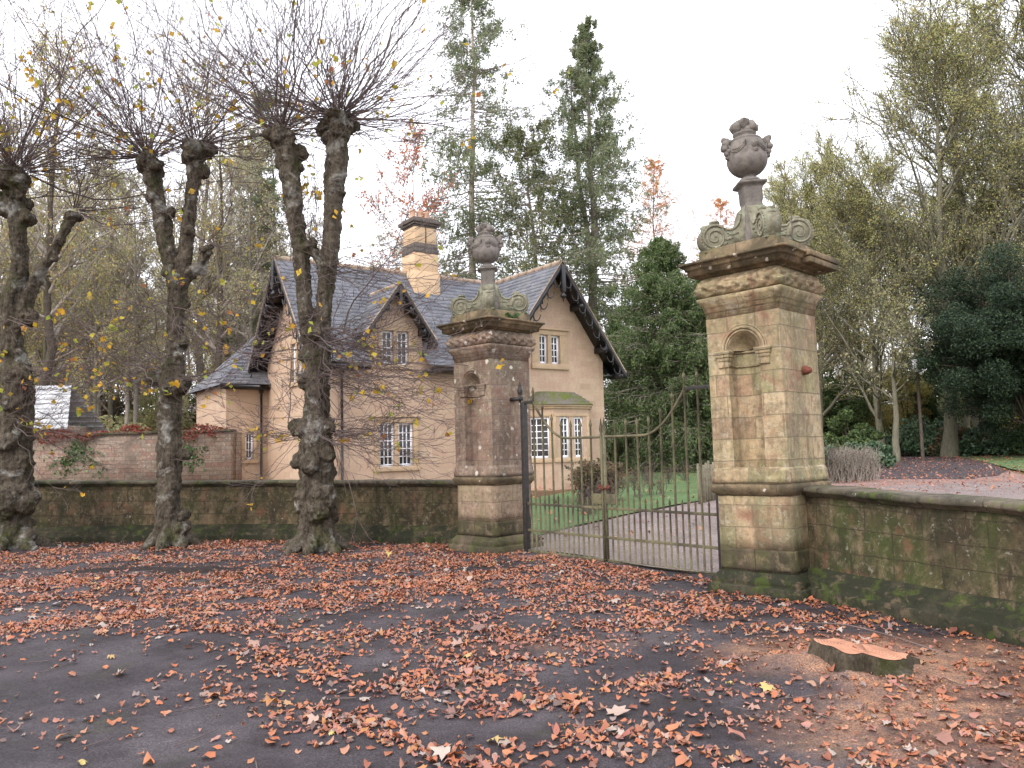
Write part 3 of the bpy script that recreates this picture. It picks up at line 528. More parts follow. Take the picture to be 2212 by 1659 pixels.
# ------------------------------------------------------------ gate piers
def spiral(c, r0, turns, f, k=46):
    pts = []
    for i in range(k):
        a = i / (k - 1); th = -a * turns * 2 * math.pi + 2.2; r = r0 * (1 - a) ** .9 + .012; pts.append(f(c[0] + r * math.cos(th), c[1] + r * math.sin(th)))
    return np.array(pts)
def pier(label, loc, shaftmat, mats, tilt, seed, broken=False):
    root = empty('gate_pier', loc, R(-45), label, 'gate pier', 'stone gate piers with urns'); root.rotation_euler = (tilt[0], tilt[1], R(-45))
    lm = mats
    build('plinth', [sqloft([(-.1, .545), (.085, .545), (.095, .53), (.10, .50), (.125, .51), (.165, .505), (.20, .47), (.235, .435)], 10, .006, seed)], lm[0], root)
    build('pedestal', [sqloft([(.472, .4262), (.60, .425), (1.03, .423)], 8, .0025, seed + 1)], lm[1], root)
    build('damp_course', [sqloft([(.236, .4285), (.30, .427), (.44, .4265), (.47, .4262)], 8, .0025, seed + 1)], 'pier_damp', root)
    build('ledge', [sqloft([(1.028, .43), (1.05, .44), (1.07, .465), (1.11, .478), (1.135, .476), (1.155, .455), (1.16, .3)], 12, .005, seed + 2)], 'cornice', root)
    build('base_course', [sqloft([(1.158, .462), (1.22, .462), (1.25, .452), (1.275, .456), (1.295, .45), (1.33, .437)], 8, .004, seed + 3)], shaftmat, root)
    # shaft with an arched shell niche in the face towards the forecourt (local -y)
    h = .432; z0, z1 = 1.329, 2.985; rn = .185; zs = 2.60; dp = .19; parts = []
    def q(a, b, c, d): parts.append((np.array([a, b, c, d], float), [(0, 1, 2, 3)]))
    def gridface(x0, x1, za, zb, nx=4, nzv=10, f=lambda x, z: (x, -h, z)):
        X = np.linspace(x0, x1, nx); Z = np.linspace(za, zb, nzv); V = np.array([f(x, z) for z in Z for x in X])
        parts.append((V, [(j * nx + i, j * nx + i + 1, (j + 1) * nx + i + 1, (j + 1) * nx + i) for j in range(nzv - 1) for i in range(nx - 1)]))
    gridface(-h, -rn, z0, z1); gridface(rn, h, z0, z1)
    N_ = 16; an = [math.pi - i * math.pi / N_ for i in range(N_ + 1)]
    for a, b in zip(an[:-1], an[1:]):
        xa, xb = rn * math.cos(a), rn * math.cos(b); q((xa, -h, zs + rn * math.sin(a)), (xb, -h, zs + rn * math.sin(b)), (xb, -h, z1), (xa, -h, z1))
    for s in ((h, 1), (-h, -1)): gridface(-h, h, z0, z1, 5, 10, lambda x, z, s=s: (s[0], x * s[1], z))
    gridface(-h, h, z0, z1, 5, 10, lambda x, z: (-x, h, z))
    # recess : concave back
    K = 14; back = [(-rn * math.cos(i * math.pi / K), -h + dp * math.sin(i * math.pi / K) ** .30) for i in range(K + 1)]
    zz = np.linspace(z0, zs, 9); V = np.array([(x, y, z) for z in zz for x, y in back]); n = K + 1
    parts.append((V, [(j * n + i, j * n + i + 1, (j + 1) * n + i + 1, (j + 1) * n + i) for j in range(8) for i in range(K)]))
    V = []; Jn = 10
    for j in range(Jn + 1):
        ph = j / Jn * math.pi / 2
        for i in range(K * 2 + 1):
            a = math.pi * i / (2 * K); rib = 1 - .05 * (i % 2)
            x = -rn * math.cos(a) * math.cos(ph) ** .0 ; V.append((-rn * math.cos(a) * (1 - j / Jn * 1.), -h + dp * rib * math.sin(j / Jn * math.pi / 2) , zs + rn * math.sin(a) * (1 - j / Jn)))
    n = 2 * K + 1; parts.append((np.array(V), [(j * n + i, j * n + i + 1, (j + 1) * n + i + 1, (j + 1) * n + i) for j in range(Jn) for i in range(2 * K)]))
    o = build('shaft', [rough(p, .0022, 6, seed) for p in parts], shaftmat, root)
    # arch moulding, imposts, pilaster edges
    def archr(r, y0, w): return spline([(r * math.cos(a), y0, zs + r * math.sin(a)) for a in an], 34), w
    for r, y0, w in ((.205, -h - .004, .014), (.238, -h - .010, .020), (.268, -h - .003, .010)):
        P_, w_ = archr(r, y0, w); build('arch_moulding', rough(tubes(P_, np.full(34, w_), 6, True), .001), shaftmat, root, smooth=True)
    for sx_ in (-1, 1):
        x0, x1 = sorted((sx_ * (rn - .01), sx_ * (rn + .115)))
        build('impost', [rough(box(x0 - .0 - e, x1 + e, -h - .022 - e, -h + .06, za, zb), .001) for za, zb, e in ((2.42, 2.49, 0), (2.49, 2.53, .008), (2.53, 2.565, .018), (2.565, 2.598, .030))], shaftmat, root, bevel=.004)
    for za, e in ((2.40, .006), (2.555, .012)):
        P_ = np.array([(x * .97, y - e, za + .03) for x, y in back]); build('niche_band', tubes(P_, np.full(len(P_), .013), 6, True), shaftmat, root, smooth=True)
    build('architrave', [sqloft([(2.984, .438), (3.05, .438), (3.055, .452), (3.10, .452), (3.105, .464), (3.13, .470), (3.165, .50), (3.195, .512), (3.21, .508), (3.22, .46)], 12, .004, seed + 4)], shaftmat, root)
    # bulging carved frieze
    prof = [(3.218, .455), (3.235, .49), (3.27, .515), (3.31, .522), (3.36, .508), (3.41, .472), (3.44, .45)]
    pr = spline([(a, b, 0) for a, b in prof], 22); V, Fq = rings([sqring(b, a, 34) for a, b, _ in pr])
    band = np.clip(np.sin((V[:, 2] - 3.218) / .222 * math.pi), 0, 1); u = np.where(np.abs(V[:, 0]) > np.abs(V[:, 1]), V[:, 1], V[:, 0])
    car = np.sin(u * 34 + np.sin(V[:, 2] * 38) * 2.2) * .55 + np.abs(np.sin(u * 17 - V[:, 2] * 26)) * .6 + nz(V, 22, seed) * .5
    V[:, :2] *= (1 + .075 * (car - .45) * band)[:, None]; build('carved_frieze', (V, Fq), shaftmat, root, smooth=True)
    ch = [sqloft([(3.438, .455), (3.448, .492), (3.470, .505), (3.4705, .568), (3.535, .572), (3.536, .588), (3.552, .592), (3.585, .622), (3.586, .636), (3.612, .638), (3.618, .61), (3.645, .49)], 14, .0045, seed + 6)]
    build('cornice', ch, 'cornice', root)
    # blocks of the cornice that have slipped or project
    def cblk(x0, x1, y0, y1, rz=0., dz=0.):
        b1 = box(x0, x1, y0, y1, 3.484 + dz, 3.55 + dz); b2 = box(x0 - .012, x1 + .012, y0 - .02, y1 + .02, 3.552 + dz, 3.618 + dz); return [rough(b1, .004, 8, seed), rough(b2, .005, 8, seed)]
    if broken: build('cornice_block', cblk(.50, .665, -.10, .60), 'cornice', root, bevel=.012); build('cornice_block', cblk(-.665, -.50, -.1, .62, 0, -.01), 'cornice', root, bevel=.012)
    build('attic_block', [sqloft([(3.628, .475), (3.64, .468), (3.755, .462), (3.77, .44)], 10, .006, seed + 7)], 'cornice', root)
    # finial: four consoles on the diagonals, die, neck and urn ; leaning a little to the left
    fin = empty('finial', (0, 0, 3.765), R(45)); fin.parent = root; fin.rotation_euler = (0, R(-2.2), R(45))
    out = [(.10, -.01), (.60, -.01)] + [(.475 + .165 * math.cos(a), .15 + .165 * math.sin(a)) for a in np.linspace(-1.0, 2.1, 15)] + [(.36, .255), (.30, .245), (.245, .265), (.20, .32), (.17, .40), (.155, .46), (.10, .50)]
    for k in range(4):
        a = k * math.pi / 2; w = .085
        c = [rough(prism(out, -w, w, lambda r, z, d: (r, d, z)), .002, 9, k)]
        for sd in (-1, 1):
            c.append(tubes(spiral((.475, .15), .135, 2.1, lambda r, z: (r, sd * (w + .002), z)), np.linspace(.017, .008, 46), 5, True))
            c.append(tubes(spline([(.36, sd * w, .245), (.30, sd * w, .23), (.24, sd * w, .25), (.19, sd * w, .31), (.165, sd * w, .40)], 12), np.full(12, .014), 5, True))
            for q_ in range(22): th = q_ * .24 - 1.7; c.append(ico((.475 + .152 * math.cos(th), sd * (w + .002), .15 + .152 * math.sin(th)), .009, 1))
            for q_ in range(5): c.append(ico((.24 + .035 * q_, sd * w, .19 - .028 * q_ + .02 * (q_ % 2)), .030, 1, .3, (1.6, .35, .7), q_))
        c.append(ico((.45, 0, .325), .055, 2, .5, (1.1, 1.5, .7), k)); c.append(ico((.56, 0, .27), .05, 2, .5, (1.1, 1.3, .8), k + 3))   # acanthus on top of the scroll
        c.append(ico((.52, 0, .12), .135, 2, .10, (.75, .62, 1.05), k + 9))
        o = build('console_scroll', [(rotz(v, a), f) for v, f in c], 'carved', fin, smooth=False)
    build('die', [sqloft([(-.01, .15), (.12, .142), (.35, .118), (.50, .102), (.54, .105), (.56, .112), (.68, .112), (.70, .118), (.715, .112), (.73, .135), (.745, .160), (.765, .162), (.775, .135)], 6, .002, 3)], 'urn', fin)
    def gad(z, an_): return 1 + (.022 * np.abs(np.sin(an_ * 11)) if .86 < z < 1.06 else 0) * np.ones_like(an_)
    up = [(.135, .774), (.14, .79), (.115, .81), (.105, .825), (.07, .84), (.062, .855), (.09, .865), (.135, .885), (.175, .92), (.205, .965), (.222, 1.02), (.226, 1.06), (.220, 1.075), (.222, 1.12), (.215, 1.18), (.195, 1.235), (.175, 1.262), (.182, 1.272), (.172, 1.284), (.14, 1.288), (.118, 1.30), (.112, 1.33), (.13, 1.345), (.13, 1.36), (.06, 1.37)]
    V, Fq = lathe(up, 66, mod=gad); urn = build('urn', (V, Fq), 'urn', fin, smooth=True)
    sw = []
    for q_ in range(4):
        a0 = q_ * math.pi / 2 + .78
        for dz in (0, .018, .036): sw.append(tubes(spline([(.222 * math.cos(a0 - .5 + i * .1), .222 * math.sin(a0 - .5 + i * .1), 1.10 + dz + .075 * ((i - 5) / 5) ** 2) for i in range(11)], 16), np.full(16, .009), 5, True))
        sw.append(ico((.222 * math.cos(a0 - .6), .222 * math.sin(a0 - .6), 1.15), .042, 2, .45, (1, 1, 1.25), q_)); sw.append(ico((.216 * math.cos(a0 - .6), .216 * math.sin(a0 - .6), 1.09), .028, 2, .45, (1, 1, 1.3), q_))
    build('swag', sw, 'urn', urn, smooth=True)
    fl = []
    for q_ in range(7): a0 = q_ * .9; fl.append(ico((.105 * math.cos(a0), .105 * math.sin(a0), 1.43 + .02 * (q_ % 2)), .052, 2, .5, (1, 1, 1.15), q_))
    fl += [ico((.03 * math.cos(q_ * 2), .03 * math.sin(q_ * 2), 1.49), .055, 2, .5, (1, 1, .9), q_ + 20) for q_ in range(3)]
    fl.append(ico((0, 0, 1.40), .115, 2, .25, (1, 1, .7)))
    build('flower_bunch', fl, 'urn', urn, smooth=True)
    for a0 in (-.15, math.pi + .15):
        hd = []
        for (r, z, s_, sq) in ((.235, 1.235, .05, (1, .9, 1.3)), (.255, 1.19, .045, (1, 1, 1.1)), (.262, 1.285, .03, (1.1, .8, 1.2)), (.238, 1.13, .04, (1, 1, 1.1)), (.228, 1.08, .03, (1, 1, 1.2)), (.215, 1.26, .05, (1.2, .8, .6))): hd.append(ico((r * math.cos(a0), r * math.sin(a0), z), s_, 2, .35, sq, int(z * 100)))
        build('mask_handle', hd, 'urn', urn, smooth=True)
    return root
pr_R = pier('near stone gate pier with green stains and an urn against the sky', (2.83, 8.75, 0), 'pier_gold', ('plinth_dark', 'pier_gold'), (R(-.2), R(-.9)), 3, True)
pr_L = pier('far pinkish stone gate pier with white lichen, left of the gates before the house', (-.32, 12.77, 0), 'pier_pink', ('pier_base', 'pier_ped'), (0, R(-.2)), 31)
for p_, m_ in ((pr_R, 'rust'), (pr_L, 'iron_black')):
    build('hinge_pin', [ico((.46, .05, 2.35), .05, 2, .3, (1.2, 1, 1)), ico((.50, .05, 2.35), .032, 2, .2)] if p_ is pr_R else [box(-.46 * -1 - .04, .46 + .16, -.03, .02, 2.33, 2.38)], m_, p_, uv=False, smooth=p_ is pr_R)
# rooted on the pier tops: fern tuft and thin saplings
def tuft(name, loc, n, L, mat, label, cat, seed, stem=.003, up=.5, droop=.5):
    r = np.random.default_rng(seed); P = []
    for i in range(n):
        a = r.uniform(0, 6.28); l = L * r.uniform(.6, 1.1); o_ = r.uniform(.2, 1) * l; P.append([(o_ * f * math.cos(a), o_ * f * math.sin(a), l * up * (f * 1.6 - droop * f * f * 1.6)) for f in np.linspace(0, 1, 6)])
    P = np.array(P); root = build(name, tubes(P, np.full((n, 6), stem)), mat, uv=False, loc=loc); tag(root, label, cat)
    return root, P
o, P = tuft('fern', (.05, 12.42, 3.64), 16, .2, 'lf_ivy', 'small green fern tuft growing on the cornice of the far gate pier', 'fern', 4, .004)
build('frond', leafquads(P[:, 1:].reshape(-1, 3), .05, 3), 'lf_ivy', o, uv=False)
for nm, loc, h_, lean, lb in (('sapling', (3.13, 8.62, 3.64), 1.35, -.32, 'thin bare whip growing beside the urn on the near gate pier'), ('sapling', (2.2, 9.0, 3.62), .75, -.1, 'thin bare whip on the left corner of the near gate pier')):
    P = spline([(0, 0, 0), (.02, 0, h_ * .35), (lean * .2, 0, h_ * .7), (lean, 0, h_ * 1.15)], 14); o = build(nm, tubes(P, np.linspace(.006, .0025, 14), 4, True), 'twig', uv=False, loc=loc); tag(o, lb, 'sapling')

# ------------------------------------------------------------ iron gates
GA = np.array([.18, 12.31]); GD = np.array([2.52, -2.96]); GD /= np.hypot(*GD); gang = math.atan2(GD[1], GD[0]); GC = 1.645
def topz(d): d = abs(d); return 1.72 if d < .72 else 1.72 + .60 * ((d - .72) / .73) ** 1.9
def gate(side, label):
    root = empty('gate_leaf', (GA[0] + GD[0] * (0 if side < 0 else 3.51), GA[1] + GD[1] * (0 if side < 0 else 3.51), 0), gang if side < 0 else gang + math.pi, label, 'gate', 'pair of wrought iron gates')
    # local x runs from the hanging stile to the meeting stile
    e = 0 if side < 0 else .22; W_ = 1.63 + e; GC = 1.645 + e
    def X(d): return GC - d
    build('curved_top_rail', tubes(np.array([(GC - d, 0, topz(d)) for d in np.linspace(1.45, .02, 26)]), np.full(26, .019), 8, True), 'iron', root, uv=False, smooth=True)
    build('top_bar', box(-.02, .20 + e, -.014, .014, 2.27, 2.315), 'iron_black', root, uv=False, bevel=.004)
    for z, h_ in ((.735, .018), (.335, .018), (.02, .02)): build('rail', rough(box(.02, W_, -.014, .014, z - h_, z + h_), .001), 'iron', root, uv=False, bevel=.003)
    build('hanging_stile', rough(box(-.05, .03, -.04, .04, .0, 2.30) if side < 0 else box(-.02, .02, -.02, .02, .0, 2.26), .002), 'iron_black', root, uv=False, bevel=.005)
    build('meeting_stile', [box(W_ - .025, W_ - .001, -.02, .02, .0, 1.76), tubes(np.array([(W_ - .013, 0, 1.75), (W_ - .013, 0, 1.82), (W_ - .013, 0, 1.87), (W_ - .013, 0, 1.99)]), [.012, .03, .022, .001], 6, True)], 'iron', root, uv=False)
    for i in range(7 + (side > 0)):
        x = .215 + e + (i - (side > 0)) * .2; d = GC - x
        zt = topz(d) + .17 if x > .3 + e else 2.44
        P = np.array([(x, 0, 0.0), (x + .004 * math.sin(i), .003, .8), (x, 0, zt - .02), (x, 0, zt + .0), (x, 0, zt + .03), (x, 0, zt + .09)])
        V, Fq = tubes(P, np.array([.0165, .0165, .015, .026, .019, .001]), 6, True); build('tall_bar', (V, Fq), 'iron', root, uv=False)
    for i in range(8 + (side > 0)):
        x = .115 + e + (i - (side > 0)) * .2; zt = .83
        V, Fq = tubes(np.array([(x, 0, 0.), (x, .002 * math.cos(i), .4), (x, 0, zt), (x, 0, zt + .012), (x, 0, zt + .07)]), np.array([.0145, .0145, .0125, .019, .001]), 6, True); build('short_bar', (V, Fq), 'iron', root, uv=False)
    if side < 0:
        build('hinge_finial', [lathe([(.018, 2.30), (.018, 2.36), (.045, 2.37), (.045, 2.385), (.02, 2.40), (.038, 2.44), (.045, 2.48), (.03, 2.53), (.018, 2.545), (.022, 2.56), (.012, 2.60), (.002, 2.66)], 12, (-.09, 0)), box(-.34, -.05, -.025, .025, 2.33, 2.39)], 'iron_black', root, uv=False, smooth=False)
    build('lock_plate', rough(box(W_ - .20, W_ - .03, -.02, .02, .79, .93), .002), 'iron', root, uv=False, bevel=.004)
    return root
gate(-1, 'left iron gate leaf hung on the black post beside the far pier'); gate(1, 'right iron gate leaf rising towards the near stone pier')
cm = GA + GD * 1.64; ch_parts = []
for i in range(15):
    a = i * 1.1; c = (.05 * math.cos(a) * (1 + i % 3 * .5), .045 * math.sin(a), .02 * math.sin(i * 1.9)); Pc = np.array([(c[0] + .034 * math.cos(t_) , c[1] + .020 * math.sin(t_) * math.cos(i), c[2] + .02 * math.sin(t_) * math.sin(i + .6)) for t_ in np.linspace(0, 6.28, 9)]); ch_parts.append(tubes(Pc, np.full(9, .007), 5))
o = build('chain', ch_parts, 'rust', uv=False, smooth=True, loc=(cm[0], cm[1], 1.01), rot=(0, 0, gang)); tag(o, 'rusty chain wrapped round the two meeting stiles of the gates', 'chain')

# ------------------------------------------------------------ the lodge house
HA = 35.43; house = empty('stone_house', (-7.355, 25, 0), R(HA), 'pinkish stone gabled cottage with blue slate roofs and black bargeboards behind the gate piers', 'house')
ZR, ZE, HW, TW, WW = 7.85, 4.17, 2.95, 8.27, 2.76; SM = -2.5; SW_ = -3.45; SL = (ZR - ZE) / HW; SLW = (ZR - ZE) / WW; TDm, WD, ZD, ZF = 2.75, 1.25, 6.76, 5.05; DW = 1.0; SLD = (ZD - ZF) / WD
def facewall(cuts, zb, ztop, holes, f, depth=.16):
    """columns between cuts; holes [(a,b,z0,z1)] with reveals; f(a,z,d) -> xyz (d = depth into the wall)"""
    P = []
    def q(*pts): P.append((np.array([f(*p) for p in pts], float), [(0, 1, 2, 3)]))
    for a, b in zip(cuts[:-1], cuts[1:]):
        m = (a + b) / 2; hs = sorted([(h[2], h[3]) for h in holes if h[0] - 1e-6 <= m <= h[1] + 1e-6]); z = zb
        ta, tb = ztop(a + 1e-4), ztop(b - 1e-4)
        for z0, z1 in hs: q((a, z, 0), (b, z, 0), (b, z0, 0), (a, z0, 0)); z = z1
        q((a, z, 0), (b, z, 0), (b, tb, 0), (a, ta, 0))
    for a, b, z0, z1 in holes:
        q((a, z0, 0), (b, z0, 0), (b, z0, depth), (a, z0, depth)); q((a, z1, depth), (b, z1, depth), (b, z1, 0), (a, z1, 0))
        q((a, z0, 0), (a, z0, depth), (a, z1, depth), (a, z1, 0)); q((b, z0, depth), (b, z0, 0), (b, z1, 0), (b, z1, depth))
    return P
def window(parent, a, b, z0, z1, f, cols, rows, depth=.10):
    fr = .062; P = []
    def bx(a0, a1, c0, c1, d0, d1):
        V = np.array([f(x, z, d) for d in (d0, d1) for z in (c0, c1) for x in (a0, a1)], float); P.append((V, [(0, 1, 3, 2), (4, 6, 7, 5), (0, 4, 5, 1), (2, 3, 7, 6), (0, 2, 6, 4), (1, 5, 7, 3)]))
    bx(a, a + fr, z0, z1, depth - .03, depth + .03); bx(b - fr, b, z0, z1, depth - .03, depth + .03); bx(a + fr, b - fr, z0, z0 + fr * 1.3, depth - .035, depth + .03); bx(a + fr, b - fr, z1 - fr, z1, depth - .03, depth + .03)
    for i in range(1, cols): x = a + fr + (b - a - 2 * fr) * i / cols; bx(x - .015, x + .015, z0 + fr, z1 - fr, depth - .012, depth + .018)
    for j in range(1, rows): z = z0 + fr + (z1 - z0 - 2 * fr) * j / rows; bx(a + fr, b - fr, z - .015, z + .015, depth - .010, depth + .016)
    o = build('window', P, 'white', parent, uv=False)
    g_ = np.array([f(x, z, depth + .022) for z in (z0, z1) for x in (a, b)], float); build('glass', (g_, [(0, 1, 3, 2)]), 'glass', o, uv=False)
    rm = np.array([f(x, z, depth + .35) for z in (z0 - .3, z1 + .3) for x in (a - .3, b + .3)], float)
    return o
def fbox(f, a0, a1, c0, c1, d0, d1):
    V = np.array([f(x, z, d) for d in (d0, d1) for z in (c0, c1) for x in (a0, a1)], float); return V, [(0, 1, 3, 2), (4, 6, 7, 5), (0, 4, 5, 1), (2, 3, 7, 6), (0, 2, 6, 4), (1, 5, 7, 3)]
def surround(parent, lights, z0, z1, f, ex=.16, sill=.14, hood=False, pr=.035):
    a, b = lights[0][0], lights[-1][1]; P = [fbox(f, a - ex, a, z0, z1, -pr, .02), fbox(f, b, b + ex, z0, z1, -pr, .02), fbox(f, a - ex, b + ex, z1, z1 + .17, -pr, .02)]
    for l0, l1 in zip(lights[:-1], lights[1:]): P.append(fbox(f, l0[1] + .001, l1[0] - .001, z0, z1, -pr + .012, .15))
    P.append(fbox(f, a - ex - .03, b + ex + .03, z0 - sill, z0, -pr - .045, .05))
    if hood: P += [fbox(f, a - ex - .05, b + ex + .05, z1 + .171, z1 + .235, -pr - .06, .02)]
    return build('window_surround', P, 'dressed', parent, bevel=.008)
Fm = lambda a, z, d: (a, SM + d, z)           # main front wall plane
Fw = lambda a, z, d: (a, SW_ + d, z)          # wing gable wall plane
# main front wall with the through-eaves dormer gable
dl = [(2.33, 2.73), (2.86, 3.26)]; ll = [(2.22, 2.74), (2.87, 3.39)]
holes = [(a, b, 4.27, 5.33) for a, b in dl] + [(a, b, 1.10, 2.45) for a, b in ll]
cuts = sorted({.42, TDm - DW, TDm, TDm + DW, 6.2} | {x for h in holes for x in h[:2]})
def ztm(t): return ZD - .06 - abs(t - TDm) * SLD if abs(t - TDm) < DW else 4.55
P = facewall(cuts, 0, ztm, holes, Fm)
# gable end wall (local x = .45) and rear walls
Fg = lambda s, z, d: (.42 + d, s, z)
gh = [(-.75, -.38, 3.84, 5.08), (-.26, .11, 3.84, 5.08)]
P += facewall(sorted({-2.5, -.75, -.38, -.26, 0, .11, 2.5}), 0, lambda s: ZR - .08 - abs(s) * SL, gh, Fg)
P += facewall([.42, 10.3], 0, lambda t_: 4.3, [], lambda a, z, d: (a, 2.5, z))
build('front_wall', P, 'house', house)
P = []
for sgn in (-1, 1): P.append((np.array([(TDm + sgn * DW, SM, 3.9), (TDm + sgn * DW, -1.1, 3.9), (TDm + sgn * DW, -1.1, 5.35), (TDm + sgn * DW, SM, 5.35)], float), [(0, 1, 2, 3)]))
for q_ in P: build('dormer_cheek', [q_], 'house', house)
for a, b in dl: window(house, a, b, 4.27, 5.33, Fm, 2, 4)
for a, b in ll: window(house, a, b, 1.10, 2.45, Fm, 3, 5)
surround(house, dl, 4.27, 5.33, Fm, .13); surround(house, ll, 1.10, 2.45, Fm, .17, hood=True)
[window(house, a, b, 3.84, 5.08, Fg, 2, 4) for a, b in ((-.75, -.38), (-.26, .11))]; surround(house, [(-.75, -.38), (-.26, .11)], 3.84, 5.08, Fg, .13)
# wing
wl_ = [(7.74, 8.10), (8.27, 8.63)]; WL, WR_ = 6.2, 10.60
wh = [(a, b, 4.42, 5.42) for a, b in wl_]
cuts = sorted({WL, TW, WR_} | {x for h in wh for x in h[:2]})
P = facewall(cuts, 0, lambda t_: ZR - .08 - abs(t_ - TW) * SLW, wh, Fw)
P += [(np.array([(WL, SW_, 0), (WL, SM, 0), (WL, SM, 5.1), (WL, SW_, 5.1)], float), [(0, 1, 2, 3)]), (np.array([(WR_, SW_, 0), (WR_, 2.5, 0), (WR_, 2.5, 5.1), (WR_, SW_, 5.1)], float), [(3, 2, 1, 0)])]
P.append((np.array([(WL, 2.5, 0), (WR_, 2.5, 0), (WR_, 2.5, 5.1), (TW, 2.5, ZR - .1), (WL, 2.5, 5.1)], float), [(0, 1, 2, 3, 4)]))
build('wing_wall', P, 'house', house)
for a, b in wl_: window(house, a, b, 4.42, 5.42, Fw, 2, 4)
surround(house, wl_, 4.42, 5.42, Fw, .33, .18, hood=True)
# canted bay
bay = [(7.10, SW_), (7.70, -4.15), (9.26, -4.15), (9.86, SW_)]
def planef(p, q):
    L = math.hypot(q[0] - p[0], q[1] - p[1]); d = ((q[0] - p[0]) / L, (q[1] - p[1]) / L); n = (-d[1], d[0]); return (lambda a, z, dd: (p[0] + d[0] * a + n[0] * dd, p[1] + d[1] * a + n[1] * dd, z)), L
bw = [[(.10, .78)], [(.30, .68), (.90, 1.28)], [(.25, .68)]]
for (p, q), lts in zip(zip(bay[:-1], bay[1:]), bw):
    f, L = planef(p, q); hs = [(a, b, 1.22, 2.58) for a, b in lts]
    build('bay_wall', facewall(sorted({0, L} | {x for h in hs for x in h[:2]}), 0, lambda t_: 2.86, hs, f, .12), 'house', house)
    for a, b in lts: window(house, a, b, 1.22, 2.58, f, 3 if b - a > .5 else 2, 6, .07)
    build('bay_trim', [fbox(f, 0.02, L - .02, 1.08, 1.22, -.05, .03), fbox(f, 0, L, 2.60, 2.70, -.02, .03), fbox(f, -.03, L + .03, 2.861, 2.93, -.06, .1), fbox(f, -.05, L + .05, 2.931, 2.99, -.11, .1)] + [fbox(f, x0, x1, 1.221, 2.60, -.02, .05) for x0, x1 in ([(0, .115), (L - .12, L)])], 'dressed', house, bevel=.006)
t = NT('mossy_bay_roof'); ob = t.coord(); n = t.noise(ob, 3.5, 6, .7); n2 = t.noise(ob, 25, 4, .7); col = t.mix((.17, .155, .13), (.12, .15, .03), t.ramp(n, [(.44, 0.), (.6, 1.)])); col = t.mix(col, t.ramp(n2, [(.3, .5), (.7, 1.3)]), .8, 'MULTIPLY'); M['bayroof'] = t.out(col, .95, n2, .8, .03)
lo = [(6.93, SW_), (7.62, -4.30), (9.34, -4.30), (10.03, SW_)]; hi = [(7.6, SW_ - .02), (7.85, -3.68), (8.9, -3.68), (9.15, SW_ - .02)]; RR = []
for i, f_ in enumerate(np.linspace(0, 1, 7)):
    for dz in ((0, .03) if i else (.0,)):
        RR.append([(a[0] + (b[0] - a[0]) * f_ + 0, a[1] + (b[1] - a[1]) * f_, 2.995 + .47 * f_ ** .85 + (dz if i < 6 else 0)) for a, b in zip(lo, hi)])
V, Fq = rings(np.array(RR), cap=False, closed=False); Fq = Fq + [tuple(range(len(V) - 4, len(V)))]; build('bay_roof', rough((V, Fq), .012, 6), 'bayroof', house)
# slate roofs: sawtooth courses
def slope(e0, e1, r0, r1, n=24, flare=.0, th=.012):
    """courses from eave (e0-e1) up to ridge (r0-r1)"""
    e0, e1, r0, r1 = map(np.array, (e0, e1, r0, r1)); P = []; up = np.cross(e1 - e0, r0 - e0); up = up / np.linalg.norm(up); up = up if up[2] > 0 else -up
    m = max(2, int(np.linalg.norm(e1 - e0) / .5))
    for i in range(n):
        fa, fb = i / n, (i + 1) / n
        def at(f, w, l):
            kick = flare * max(0, 1 - f / .16) ** 2; p = (e0 + (e1 - e0) * w) * (1 - f) + (r0 + (r1 - r0) * w) * f; return p + up * (l + kick)
        V = []
        for j in range(m + 1): w = j / m; jt = .004 * math.sin(i * 7 + j * 3.1) + .006 * math.sin(i * .7 + j * .9); V += [at(fa, w, th + jt), at(fb, w, 0), at(fa, w, -.004)]
        V = np.array(V); Fq = []
        for j in range(m): a = j * 3; Fq += [(a, a + 3, a + 4, a + 1), (a + 2, a + 5, a + 3, a)]
        P.append((V, Fq))
    u = []
    allV = np.concatenate([p[0] for p in P]); d1 = (e1 - e0) / np.linalg.norm(e1 - e0); d2 = np.cross(up, d1)
    uv = np.stack([allV @ d1, allV @ d2], 1); return P, uv
def roof(name, slopes, mat='slate', parent=None):
    P, U_ = [], []
    for s_ in slopes: p, u = slope(*s_[:4], **(s_[4] if len(s_) > 4 else {})); P += p; U_.append(u)
    return build(name, P, mat, parent, uv=np.concatenate(U_))
def zm(s): return ZR - abs(s) * SL
fl = dict(flare=.09, n=25)
roof('main_roof', [((-.18, -HW, ZE), (TDm - DW, -HW, ZE), (-.18, 0, ZR), (TDm - DW, 0, ZR), fl), ((TDm + DW, -HW, ZE), (TW - .05, -HW, ZE), (TDm + DW, 0, ZR), (TW - .05, 0, ZR), fl),
                   ((TDm - DW, -2.0, zm(2.0)), (TDm + DW, -2.0, zm(2.0)), (TDm - DW, 0, ZR), (TDm + DW, 0, ZR), dict(n=20)),
                   ((-.18, HW, ZE), (TW, HW, ZE), (-.18, 0, ZR), (TW, 0, ZR), fl)], parent=house)
roof('wing_roof', [((TW - WW, -4.16, ZE), (TW - WW, HW, ZE), (TW, -4.16, ZR), (TW, HW, ZR), fl), ((TW + WW, -4.16, ZE), (TW + WW, HW, ZE), (TW, -4.16, ZR), (TW, HW, ZR), fl)], parent=house)
roof('dormer_roof', [((TDm - WD, -2.98, ZF), (TDm - WD, -1.2, ZF), (TDm, -2.98, ZD), (TDm, -.6, ZD), dict(n=11, flare=.04)), ((TDm + WD, -2.98, ZF), (TDm + WD, -1.2, ZF), (TDm, -2.98, ZD), (TDm, -.6, ZD), dict(n=11, flare=.04))], parent=house)
